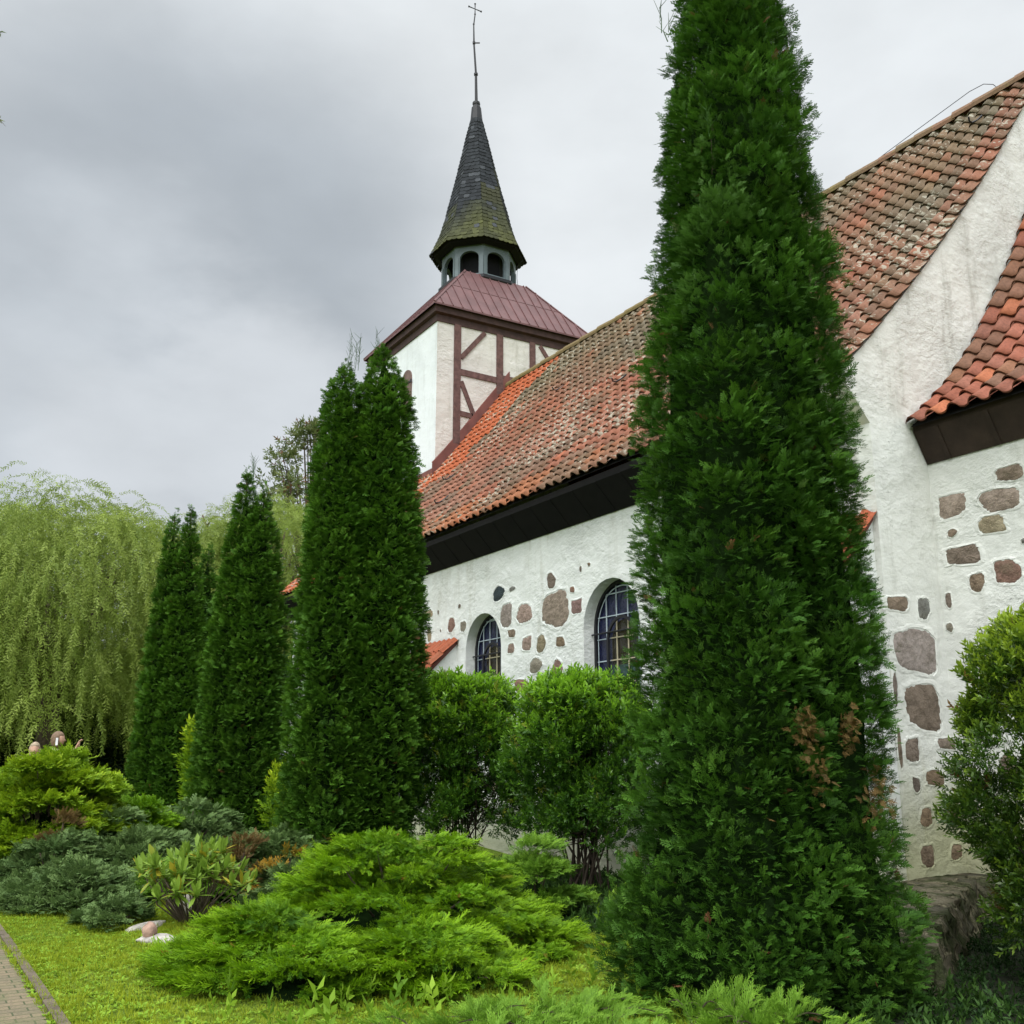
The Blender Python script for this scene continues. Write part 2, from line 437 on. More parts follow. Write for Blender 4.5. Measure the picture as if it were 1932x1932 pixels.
WINS = [(-12.25, 1.40, 1.9, 3.52), (-16.12, 1.30, 1.9, 3.50), (-20.3, 1.30, 1.9, 3.50)]
w = MB()
wall_with_holes(w, [(NAVE_W, -.3), (NAVE_E-.45, -.3), (NAVE_E-.45, 5.26), (NAVE_W, 5.26)], [arch_pts(*a) for a in WINS], lambda x, z: (x, 9.0, z))
for a in WINS:                                             # deep reveals
    ap = arch_pts(*a, n=28); n = len(ap)
    w.add([(p[0], 9.0, p[1]) for p in ap] + [(p[0], 9.24, p[1]) for p in ap], [(i, n+i, n+(i+1) % n, (i+1) % n) for i in range(n)])
w.add([(NAVE_W, 9, -.3), (NAVE_W, 18, -.3), (NAVE_W, 18, 5.26), (NAVE_W, 13.5, 11.3), (NAVE_W, 9, 5.26)], [(0,1,2,3,4)])
w.add([(NAVE_W, 18, -.3), (NAVE_E, 18, -.3), (NAVE_E, 18, 5.26), (NAVE_W, 18, 5.26)], [(0,1,2,3)])
w.build('nave_wall', M['wall'], CH)

# nave windows
def window(cx, wd, z0, zs):
    y = 9.215
    fr = MB()                                              # black outer frame ring
    o = arch_pts(cx, wd, z0, zs, 24); i_ = arch_pts(cx, wd, z0, zs, 24, .05); n = len(o)
    fr.add([(p[0], y-.02, p[1]) for p in o] + [(p[0], y-.02, p[1]) for p in i_] + [(p[0], y+.04, p[1]) for p in i_],
           [(k, (k+1) % n, n+(k+1) % n, n+k) for k in range(n)] + [(n+k, n+(k+1) % n, 2*n+(k+1) % n, 2*n+k) for k in range(n)])
    wf = fr.build('window', M['black_metal'], CH)
    g = MB(); ip = arch_pts(cx, wd, z0, zs, 24, .045)
    iw = wd * .46; inner = arch_pts(cx+.03, iw, z0+.05, zs-.22, 16)
    wall_with_holes(g, ip, [inner], lambda x, z: (x, y+.025, z)); g.build('border_glass', M['glass_blue'], wf)
    g = MB(); wall_with_holes(g, arch_pts(cx+.03, iw, z0+.05, 2.95, 4)[:2] + [(cx+.03+iw/2, 2.95), (cx+.03-iw/2, 2.95)], [], lambda x, z: (x, y+.022, z)); g.build('green_glass', M['glass_green'], wf)
    g = MB(); pts = [(cx+.03-iw/2, 2.95), (cx+.03+iw/2, 2.95)] + inner[2:]
    wall_with_holes(g, pts, [], lambda x, z: (x, y+.022, z)); g.build('centre_glass', M['glass_dark'], wf)
    c = MB(); c2 = MB()
    r = wd/2 - .06
    for k in (-.62, -.22, .22, .62):
        xx = cx + k * r; top = zs + math.sqrt(max(0, r*r-(xx-cx)**2))
        c.box((xx-.009, y, z0+.05), (xx+.009, y+.012, top)) if abs(k) > .5 else (c.box((xx-.008, y, zs+.12), (xx+.008, y+.012, top)), c2.box((xx-.009, y-.002, z0+.05), (xx+.009, y+.012, zs+.10)))
    z = z0 + .12; 
    while z < zs + r - .05:
        hw = r if z < zs else math.sqrt(max(0.0004, r*r-(z-zs)**2))
        dx = iw/2
        if z < zs + .05:
            c.box((cx-hw, y-.001, z-.008), (cx+.03-dx, y+.011, z+.008)); c.box((cx+.03+dx, y-.001, z-.008), (cx+hw, y+.011, z+.008))
            c2.box((cx+.03-dx, y-.003, z-.009), (cx+.03+dx, y+.011, z+.009))
        else: c.box((cx-hw, y-.001, z-.008), (cx+hw, y+.011, z+.008))
        z += .335
    # pale came following the arch
    o = arch_pts(cx, wd, z0, zs, 24, .085); i_ = arch_pts(cx, wd, z0, zs, 24, .105); n = len(o)
    c.add([(p[0], y-.004, p[1]) for p in o] + [(p[0], y-.004, p[1]) for p in i_], [(k, (k+1) % n, n+(k+1) % n, n+k) for k in range(n)])
    c.build('lead_came', M['came_pale'], wf); c2.build('lead_came', M['came_cream'], wf)
    b = MB()                                               # dark inner arch and iron bars in front
    o = arch_pts(cx+.03, iw+.10, z0, zs-.22, 20); i_ = arch_pts(cx+.03, iw+.10, z0, zs-.22, 20, .045); n = len(o)
    b.add([(p[0], y-.05, p[1]) for p in o] + [(p[0], y-.05, p[1]) for p in i_] + [(p[0], y-.02, p[1]) for p in i_],
          [(k, (k+1) % n, n+(k+1) % n, n+k) for k in range(n)] + [(n+k, n+(k+1) % n, 2*n+(k+1) % n, 2*n+k) for k in range(n)])
    for zz in (zs-.08, zs-.78, zs-1.4): b.tube([(cx-wd/2+.004, y-.06, zz), (cx+wd/2-.004, y-.06, zz)], .014, 6)
    b.build('iron_grille', M['black_metal'], wf)
for a in WINS: window(*a)

# gable wall at the east end of the nave; its upper edge follows the flared roof
PROF = [(8.55, 5.77), (9.1, 6.28), (9.6, 6.80), (10.26, 7.50), (10.86, 8.18), (11.44, 8.86), (12.0, 9.55), (12.6, 10.34), (13.5, 11.50)]
g = MB()
half = [(9.0, -.3), (9.0, 5.24)] + [(p[0]+.012, p[1]-.012) for p in PROF]
mir = [(27.0-p[0], p[1]) for p in half[::-1]]
outl = half + mir[1:]
outl = outl[::-1]
nn_ = len(outl)
vs = [(NAVE_E, y, z) for y, z in outl] + [(NAVE_E-.45, y, z) for y, z in outl]
tri = tessellate_polygon([[Vector((y, z, 0)) for y, z in outl]])
fs = []
for a, b, c in tri:
    nrm = (Vector(vs[b])-Vector(vs[a])).cross(Vector(vs[c])-Vector(vs[a])).x
    fs.append((a, b, c) if nrm > 0 else (a, c, b)); fs.append((a+nn_, c+nn_, b+nn_) if nrm > 0 else (a+nn_, b+nn_, c+nn_))
fs += [(i, i+nn_, (i+1) % nn_+nn_, (i+1) % nn_) for i in range(nn_)]
g.add(vs, fs)
g.build('gable_wall', M['wall_east'], CH)

# chancel walls
CPROF = [(9.62, 5.30), (10.0, 5.58), (10.44, 5.96), (11.03, 6.60), (11.53, 7.30), (12.05, 8.02), (12.48, 8.72), (13.5, 10.30)]
c = MB(); CE = 1.6
c.add([(NAVE_E, 9.93, -.3), (CE, 9.93, -.3), (CE, 9.93, 4.95), (NAVE_E, 9.93, 4.95)], [(0,1,2,3)])
c.add([(CE, 9.93, -.3), (CE, 17.07, -.3), (CE, 17.07, 4.95), (CE, 13.5, 10.2), (CE, 9.93, 4.95)], [(0,1,2,3,4)])
c.add([(NAVE_E, 17.07, -.3), (CE, 17.07, -.3), (CE, 17.07, 4.95), (NAVE_E, 17.07, 4.95)], [(3,2,1,0)])
c.build('chancel_wall', M['wall_east'], CH)

# eaves boards
def eaves(name, x0, x1, ya, za, yb, zb, mat, sign=1):
    e = MB(); n = int((x1-x0)/1.2) + 1
    for i in range(n):
        a = x0 + (x1-x0)*i/n; b = x0 + (x1-x0)*(i+1)/n - .001
        e.add([(a, ya, za), (b, ya, za), (b, yb, zb), (a, yb, zb), (a, ya, za+.10), (b, ya, za+.10), (b, yb, zb+.5), (a, yb, zb+.5)],
              [(0,3,2,1),(4,5,6,7),(0,1,5,4),(1,2,6,5),(2,3,7,6),(3,0,4,7)])
    x = x0 + .3
    while x < x1 - .2:                                        # cover battens over the board joints
        e.bar((x, ya-.004, za+.0), (x, yb-.004, zb+.0), .05, .012, up=(0, -1, -.6)); x += .62
    return e.build(name, mat, CH)
eaves('eaves_board', NAVE_W-.1, NAVE_E-.46, 8.60, 5.60, 8.985, 5.20, M['tarred'])
M['chancel_eaves'] = plain('dark_stained_eaves', (.035, .022, .016), .75, var=.4, scale=4, bstr=.5)
eaves('eaves_board', NAVE_E+.01, CE, 9.72, 5.24, 9.915, 4.88, M['chancel_eaves'])
# crumbling plaster lip under the boards, uneven
lp = MB(); x = NAVE_W
while x < NAVE_E - .5:
    dx = random.uniform(.12, .4); h_ = random.uniform(.0, .05)
    lp.add([(x, 8.988, 5.0), (x+dx, 8.988, 5.0), (x+dx, 8.975, 5.055+h_), (x, 8.975, 5.05+random.uniform(0, .05))], [(0,1,2,3)]); x += dx

# ---- pantiles
def vnoise(x, y, seed=0):
    """smooth 2-D value noise in 0..1"""
    xi, yi = math.floor(x), math.floor(y); fx, fy = x-xi, y-yi
    fx = fx*fx*(3-2*fx); fy = fy*fy*(3-2*fy)
    def h(a, b):
        q = math.sin(a*127.1+b*311.7+seed*74.7)*43758.5453; return q-math.floor(q)
    return (h(xi,yi)*(1-fx)+h(xi+1,yi)*fx)*(1-fy) + (h(xi,yi+1)*(1-fx)+h(xi+1,yi+1)*fx)*fy
def lerp3(a, b, t_): return tuple(a[i]*(1-t_)+b[i]*t_ for i in range(3))
def tile_roof(name, prof, x0, x1, pitch, expo, colfn, mat, amp=.055, mirror=False, holefn=None, wedge=.03):
    ys = np.array([p[0] for p in prof]); zs = np.array([p[1] for p in prof])
    # smooth the profile
    s_ = np.concatenate([[0], np.cumsum(np.hypot(np.diff(ys), np.diff(zs)))]); T = s_[-1]
    def at(s):
        s = min(max(s, 0), T-1e-6); y = float(np.interp(s, s_, ys)); z = float(np.interp(s, s_, zs))
        e = .25; a = (np.interp(max(s-e,0), s_, ys), np.interp(max(s-e,0), s_, zs)); b = (np.interp(min(s+e,T), s_, ys), np.interp(min(s+e,T), s_, zs))
        ty, tz = b[0]-a[0], b[1]-a[1]; l = math.hypot(ty, tz); return y, z, ty/l, tz/l
    rows = int(T/expo); expo = T/rows; cols = int(round((x1-x0)/pitch)); pitch = (x1-x0)/cols
    K = 10; mb = MB()
    prof_t = []
    for k in range(K+1):
        t_ = k/K
        hgt = amp*math.sin(math.pi*t_/.58)**.8 if t_ < .58 else -.25*amp*math.sin(math.pi*(t_-.58)/.42)
        prof_t.append((t_*1.04, hgt))
    for r_ in range(rows):
        rs = random.uniform(-.012, .012)
        for c_ in range(cols):
            xx = x0 + c_*pitch + random.uniform(-.006, .006)
            if holefn and holefn(xx+pitch/2, at(r_*expo+expo/2)[0]): continue
            col = colfn(xx, (r_+.5)*expo/T)
            s0 = r_*expo + rs + random.uniform(-.012, .012); s1 = s0 + expo*1.18
            up0 = wedge + random.uniform(-.006, .009); up1 = .002
            vs = []; skew = random.uniform(-.008, .008)
            for (s, up, sk) in ((s0, up0, 0), (s0, up0, 0), (s0+expo*.5, (up0+up1)/2, skew/2), (s1, up1, skew)):
                first = len(vs) < K+1
                y, z, ty, tz = at(s) if 0 <= s <= T else at(s)
                if s < 0: y += ty*s; z += tz*s
                for (tx, hg) in prof_t:
                    o = hg + up - (.018 if first else 0)
                    vs.append((xx + tx*pitch + sk, y - tz*o, z + ty*o))
            W = K+1; fs = []
            for q in range(3):
                for k in range(K): fs.append((q*W+k, q*W+k+1, (q+1)*W+k+1, (q+1)*W+k))
            dk = tuple(v*.55 for v in col)
            mb.add(vs, fs[:K], dk); 
            o_ = len(mb.v)-len(vs)
            for f in fs[K:]: mb.f.append(tuple(i+o_ for i in f)); mb.c.append(col); mb.m.append(0)
    if mirror: pass
    ob_ = mb.build(name, mat, CH)
    me = ob_.data; me.polygons.foreach_set('use_smooth', [((i % (3*K)) >= K) for i in range(len(me.polygons))])
    # plain underside so nothing shines through
    ub = MB(); vs = []; NS = 14
    for i in range(NS+1):
        y, z, ty, tz = at(T*i/NS); vs += [(x0+.02, y+tz*.03, z-ty*.03), (x1-.12, y+tz*.03, z-ty*.03)]
    ub.add(vs, [(2*i, 2*i+1, 2*i+3, 2*i+2) for i in range(NS)])
    ub.build('roof_battens', M['tarred'], ob_)
    return ob_

OR = (.40, .098, .036); RD = (.265, .088, .048); PK = (.255, .130, .088); BR_ = (.145, .098, .060); GY = (.125, .105, .073); MO = (.145, .118, .062)
def nave_col(x, v):
    n1 = vnoise(x*.55, v*6, 1); n2 = vnoise(x*.9+5, v*9, 2); r_ = random.random()
    edge = -19.8 - 2.2*(1-v)*0 - 2.4*v + (vnoise(x*3, v*20, 5)-.5)*.8
    # newer orange tiles beside the tower
    if x < -21.3 + (1-v)*(-1.2) + .9*(v > .45) + (vnoise(v*14, 3, 7)-.5)*.9: return lerp3(OR, RD, r_*.25)
    c = lerp3(RD, PK, n1)
    if v > .45: c = lerp3(c, lerp3(BR_, MO, n2), min(1, (v-.45)*2.0 + (n1-.5)*.9) if n1+.4*v > .45 else .25)
    if v < .12: c = lerp3(c, (.30, .12, .045), .5)
    if n2 > .62: c = lerp3(c, GY, .6)
    if r_ < .16: c = lerp3(c, BR_, .7)
    elif r_ > .95: c = lerp3(c, OR, .3)
    k = random.uniform(.82, 1.15); return tuple(min(1, q*k) for q in c)
def east_col(x, v):
    n1 = vnoise(x*.8, v*7, 3); n2 = vnoise(x*1.4, v*11, 4); r_ = random.random()
    if x > -7.85: c = lerp3(lerp3(RD, PK, r_*.8), BR_, n1*.6)
    elif v < .28: c = lerp3(RD, PK, n1)
    else: c = lerp3(lerp3(RD, PK, n2), lerp3(BR_, MO, n2), min(1, max(0, .30+(v-.28)*.75+(n1-.4)*.8)))
    if n2 > .58 and x < -7.9: c = lerp3(c, GY, .65)
    if r_ < .15: c = lerp3(c, BR_, .7)
    elif r_ > .93: c = lerp3(c, (.33, .10, .05), .35)
    k = random.uniform(.8, 1.15); return tuple(min(1, q*k) for q in c)
def nave_all(x, v):
    return nave_col(x, v) if x < -13 else (east_col(x, v) if x > -10 else lerp3(nave_col(x, v), east_col(x, v), (x+13)/3))
TWR_Y0, TWR_Y1, TWR_X0, TWR_X1 = 11.28, 16.12, -27.2, -22.8
tile_roof('nave_roof', PROF, NAVE_W-.3, NAVE_E+.03, .240, .272, nave_all, M['tile'], amp=.058, wedge=.034,
          holefn=lambda x, y: x < TWR_X1-.1 and y > TWR_Y0+.2)
nr = MB()                                                # north slope, seen only from elsewhere
for i in range(len(PROF)-1):
    a, b = PROF[i], PROF[i+1]
    nr.add([(NAVE_W-.3, 27-a[0], a[1]), (NAVE_E, 27-a[0], a[1]), (NAVE_E, 27-b[0], b[1]), (NAVE_W-.3, 27-b[0], b[1])], [(3,2,1,0)], RD)
nr.build('nave_roof', M['tile'], CH)
def chan_col(x, v):
    r_ = random.random(); n1 = vnoise(x*1.7, v*9, 9)
    c = lerp3((.31, .092, .050), (.26, .105, .07), r_)
    if r_ < .2: c = (.38, .125, .058)
    if n1 > .55: c = lerp3(c, BR_, .6)
    k = random.uniform(.8, 1.12); return tuple(q*k for q in c)
tile_roof('chancel_roof', CPROF, NAVE_E+.01, CE+.1, .262, .315, chan_col, M['tile_new'], amp=.066, wedge=.040)
nr = MB()
for i in range(len(CPROF)-1):
    a, b = CPROF[i], CPROF[i+1]
    nr.add([(NAVE_E, 27-a[0], a[1]), (CE+.1, 27-a[0], a[1]), (CE+.1, 27-b[0], b[1]), (NAVE_E, 27-b[0], b[1])], [(3,2,1,0)], RD)
nr.build('chancel_roof', M['tile_new'], CH)

# ridge tiles
rd = MB(); x = TWR_X1
while x < NAVE_E:
    c = lerp3((.20, .135, .08), (.21, .165, .065), vnoise(x*1.1, 0, 4)) if x < -11 else lerp3((.27, .13, .09), (.20, .15, .09), random.random())
    zz = 11.50 + random.uniform(-.012, .012); r0, r1 = .13, .115
    vs = []
    for (xx, rr, dz) in ((x, r0, 0), (x+.40, r1, .0)):
        vs += [(xx, RIDGE_Y-rr*1.15*math.cos(a), zz+rr*math.sin(a)+.01+dz) for a in np.linspace(-.35, math.pi+.35, 9)]
    rd.add(vs, [(k, k+9, k+10, k+1) for k in range(8)] + [tuple(range(9))[::-1]], c); x += .36
rd.build('ridge_tiles', M['ridge'], CH)
# hooks on the roof (snow guard irons)
for (hx, hv) in ((-13.4, .78), (-14.6, .52), (-18.0, .70), (-20.6, .42), (-21.4, .16), (-19.2, .24), (-8.1, .90), (-10.3, .45), (-9.6, .2)):
    T_ = [PROF[0]] ; yy = 8.55 + hv*4.95; zz = float(np.interp(yy, [p[0] for p in PROF], [p[1] for p in PROF])) + .07
    hk = MB(); hk.tube([(hx, yy+.1, zz+.12), (hx-.02, yy, zz+.02), (hx-.03, yy-.12, zz-.06), (hx-.02, yy-.2, zz-.07), (hx, yy-.24, zz-.02)], .014, 5)
    hk.build('roof_hook', M['black_metal'], CH)
# lightning conductor wire above the ridge
wr = MB(); wr.tube([(-8.0, 13.5, 11.58), (-8.1, 13.5, 11.74), (-8.25, 13.5, 11.84), (-8.5, 13.5, 11.86), (-9.6, 13.5, 11.74), (-10.6, 13.5, 11.62)], .006, 5)
wr.build('conductor_wire', M['black_metal'], CH)

# ---- tower
tw = MB()
def twall(mb, x0, y0, x1, y1, z0, z1):
    mb.add([(x0, y0, z0), (x1, y1, z0), (x1, y1, z1), (x0, y0, z1)], [(0, 1, 2, 3)])
tw_s = MB(); twall(tw_s, TWR_X0, TWR_Y0, TWR_X1, TWR_Y0, -.2, 13.2); twall(tw_s, TWR_X1, TWR_Y1, TWR_X0, TWR_Y1, -.2, 13.2); twall(tw_s, TWR_X0, TWR_Y1, TWR_X0, TWR_Y0, -.2, 13.2)
tw_s.build('tower_wall', M['tower_white'], CH)
tw_e = MB(); twall(tw_e, TWR_X1, TWR_Y0, TWR_X1, TWR_Y1, -.2, 13.2); tw_e.build('tower_wall', M['tower_cream'], CH)
tm = MB(); XF = TWR_X1 + .012
def beam(y0, z0, y1, z1, wd):
    tm.bar((XF, y0, z0), (XF, y1, z1), wd, .05, up=(1, 0, 0))
beam(11.88, 9.6, 11.88, 12.95, .20); beam(13.19, 11.2, 13.19, 12.95, .20); beam(14.25, 11.4, 14.25, 12.95, .18); beam(15.33, 11.4, 15.33, 12.95, .18)
for a in ((12.72, 12.90, 11.99, 12.02, .13), (11.98, 11.62, 13.10, 11.60, .17), (13.29, 11.70, 14.16, 11.70, .15),
          (12.0, 11.36, 12.42, 10.42, .13), (11.98, 10.46, 12.36, 10.44, .14), (14.5, 12.90, 15.24, 11.95, .12)):
    tm.bar((XF-.003, a[0], a[1]), (XF-.003, a[2], a[3]), a[4], .045, up=(1, 0, 0))
tm.build('timber_frame', M['timber'], CH)
# tower eaves: sloping brown boards
oh = .12; te = MB()
X0, X1, Y0, Y1 = TWR_X0, TWR_X1, TWR_Y0, TWR_Y1
lo = [(X0, Y0), (X1, Y0), (X1, Y1), (X0, Y1)]; hi = [(X0-oh, Y0-oh), (X1+oh, Y0-oh), (X1+oh, Y1+oh), (X0-oh, Y1+oh)]
lo2 = [(X0-.03, Y0-.03), (X1+.03, Y0-.03), (X1+.03, Y1+.03), (X0-.03, Y1+.03)]
for i in range(4):
    j = (i+1) % 4
    te.add([(*lo[i], 12.93), (*lo[j], 12.93), (*lo2[j], 12.93), (*lo2[i], 12.93)], [(0, 1, 2, 3)])
    te.add([(*lo2[i], 12.93), (*lo2[j], 12.93), (*lo2[j], 13.12), (*lo2[i], 13.12)], [(0, 1, 2, 3)])
    te.add([(*lo2[i], 13.12), (*lo2[j], 13.12), (*hi[j], 13.16), (*hi[i], 13.16)], [(0, 1, 2, 3)])
    te.add([(*hi[i], 13.16), (*hi[j], 13.16), (*hi[j], 13.36), (*hi[i], 13.36)], [(0, 1, 2, 3)])
te.build('tower_eaves', M['brown_wood'], CH)
# tower roof: hipped, standing seams
CX, CY = -24.95, 13.71
tr = MB(); e = .2; zt = 15.25; rt = 1.02
bot = [(X0-e, Y0-e), (X1+e, Y0-e), (X1+e, Y1+e), (X0-e, Y1+e)]; top = [(CX-rt, CY-rt), (CX+rt, CY-rt), (CX+rt, CY+rt), (CX-rt, CY+rt)]
ZB = 13.38
for i in range(4):
    j = (i+1) % 4
    tr.add([(*bot[i], ZB), (*bot[j], ZB), (*top[j], zt), (*top[i], zt)], [(0, 1, 2, 3)])
    tr.add([(*bot[i], ZB-.05), (*bot[j], ZB-.05), (*bot[j], ZB), (*bot[i], ZB)], [(0, 1, 2, 3)])
    a, b = Vector((*bot[i], ZB)), Vector((*bot[j], ZB)); c_, d_ = Vector((*top[i], zt)), Vector((*top[j], zt))
    nrm = (b-a).cross(c_-a).normalized()
    along = (b-a).normalized(); Ls = (b-a).length; upv = ((c_+d_)/2-(a+b)/2)
    k = .26
    while k < Ls - .1:
        # seam runs straight up the slope until it meets the hip
        p0 = a + along*k
        l0 = (c_-a).dot(along); l1 = Ls - (d_-a).dot(along)
        f = min(1, k/l0, (Ls-k)/l1)
        p1 = p0 + upv*f
        tr.bar(p0+nrm*.012, p1+nrm*.012, .022, .03, up=nrm); k += .30
    tr.bar(a+nrm*.012, c_+nrm*.012, .05, .03, up=nrm)
    tr.bar(a+(c_-a)*.52+nrm*.004, b+(d_-b)*.52+nrm*.004, .02, .012, up=nrm)
tr.build('tower_roof', M['red_metal'], CH)
# flashing where the nave roof meets the tower
fl = MB(); pr = [(y, z) for (y, z) in PROF if y > 11.0]
ys_ = [11.18, 11.44, 12.0, 12.6, 13.5]; zz_ = [float(np.interp(y, [p[0] for p in PROF], [p[1] for p in PROF])) for y in ys_]
for i in range(len(ys_)-1):
    fl.add([(TWR_X1+.035, ys_[i], zz_[i]+.02), (TWR_X1+.035, ys_[i+1], zz_[i+1]+.02), (TWR_X1+.035, ys_[i+1], zz_[i+1]+.42), (TWR_X1+.035, ys_[i], zz_[i]+.42),
            (TWR_X1+.16, ys_[i], zz_[i]+.075), (TWR_X1+.16, ys_[i+1], zz_[i+1]+.075)], [(0, 1, 2, 3), (0, 4, 5, 1)])
    fl.add([(TWR_X1+.035, ys_[i], zz_[i]+.42), (TWR_X1+.035, ys_[i+1], zz_[i+1]+.42), (TWR_X1, ys_[i+1], zz_[i+1]+.44), (TWR_X1, ys_[i], zz_[i]+.44)], [(0, 1, 2, 3)])
zf = zz_[0]
fl.add([(TWR_X0, TWR_Y0-.03, zf), (TWR_X1+.035, TWR_Y0-.03, zf), (TWR_X1+.035, TWR_Y0-.03, zf+.32), (TWR_X0, TWR_Y0-.03, zf+.32), (TWR_X0, TWR_Y0-.18, zf-.1), (TWR_X1+.1, TWR_Y0-.18, zf-.1)], [(0, 1, 2, 3), (4, 5, 1, 0)])
fl.build('flashing', M['flashing'], CH)
# shutter in the south face
sh = MB(); sx, sw = -24.62, .62
op = arch_pts(sx, sw, 10.75, 11.82, 12); n = len(op)
sh.add([(p[0], TWR_Y0-.035, p[1]) for p in op] + [(p[0], TWR_Y0, p[1]) for p in op], [tuple(range(n))] + [(k, n+k, n+(k+1) % n, (k+1) % n) for k in range(n)])
so = sh.build('shutter', M['shutter'], CH)
for zz in (11.05, 11.72):
    hg = MB(); hg.bar((sx-.22, TWR_Y0-.045, zz-.0), (sx+.33, TWR_Y0-.045, zz), .045, .018, up=(0, 1, 0)); hg.tube([(sx+.33, TWR_Y0-.05, zz-.05), (sx+.33, TWR_Y0-.05, zz+.05)], .02, 6); hg.build('hinge', M['black_metal'], so)

# ---- belfry lantern (octagonal)
def octo(rad, z, n=8, off=R(22.5), cx=CX, cy=CY): return [(cx+rad*math.cos(off+k*math.pi/4), cy+rad*math.sin(off+k*math.pi/4), z) for k in range(n)]
RL = 1.12; ZL0, ZL1 = 15.20, 16.36
lt = MB()
for k in range(8):
    a = Vector(octo(RL, 0)[k]); b = Vector(octo(RL, 0)[(k+1) % 8]); d = (b-a); W_ = d.length; dn = d.normalized(); nn = Vector((dn.y, -dn.x, 0))
    hw = .29; ap = [(W_/2-hw, ZL0+.14), (W_/2+hw, ZL0+.14)] + [(W_/2+hw*math.cos(t_), ZL0+.66+.22*math.sin(t_)) for t_ in np.linspace(0, math.pi, 12)]
    f3 = lambda u_, z, a=a, dn=dn: (a.x+dn.x*u_, a.y+dn.y*u_, z)
    wall_with_holes(lt, [(0, ZL0), (W_, ZL0), (W_, ZL1), (0, ZL1)], [ap], f3)
    inn = [Vector(f3(*p)) - nn*.10 for p in ap]; outp = [Vector(f3(*p)) for p in ap]; n = len(ap)
    lt.add(outp+inn, [(i, n+i, n+(i+1) % n, (i+1) % n) for i in range(n)])
    # raised board over each arch and beside it
    for s_ in (0, 1):
        e0 = .0 if s_ == 0 else W_-.10
        lt.add([Vector(f3(e0, ZL0+.02))+nn*.018, Vector(f3(e0+.10, ZL0+.02))+nn*.018, Vector(f3(e0+.10, ZL0+.70))+nn*.018, Vector(f3(e0, ZL0+.70))+nn*.018], [(0, 1, 2, 3)])
lt.build('belfry', M['grey_metal'], CH)
iv = MB(); o_ = octo(RL-.35, ZL0); p_ = octo(RL-.35, ZL1); iv.add(o_+p_, [(k, (k+1) % 8, 8+(k+1) % 8, 8+k) for k in range(8)])
cc = MB()
iv.build('belfry_interior', M['dark_void'], CH)
sl = MB(); a_, b_ = octo(RL+.10, ZL0-.03), octo(RL+.10, ZL0+.06); c_, d_ = octo(RL-.05, ZL0+.09), octo(RL+.04, ZL0-.10)
sl.add(d_+a_+b_+c_, [(i*8+k, i*8+(k+1) % 8, (i+1)*8+(k+1) % 8, (i+1)*8+k) for i in range(3) for k in range(8)])
sl.build('belfry_sill', M['black_metal'], CH)
# soffit of the spire
sf = MB(); a_, b_, c_, d_ = octo(RL-.02, 16.28), octo(1.20, 16.22), octo(1.38, 16.28), octo(1.44, 16.40)
sf.add(a_+b_+c_+d_, [(i*8+k, (i+1)*8+k, (i+1)*8+(k+1) % 8, i*8+(k+1) % 8) for i in range(3) for k in range(8)])
sf.build('spire_soffit', M['tarred'], CH)
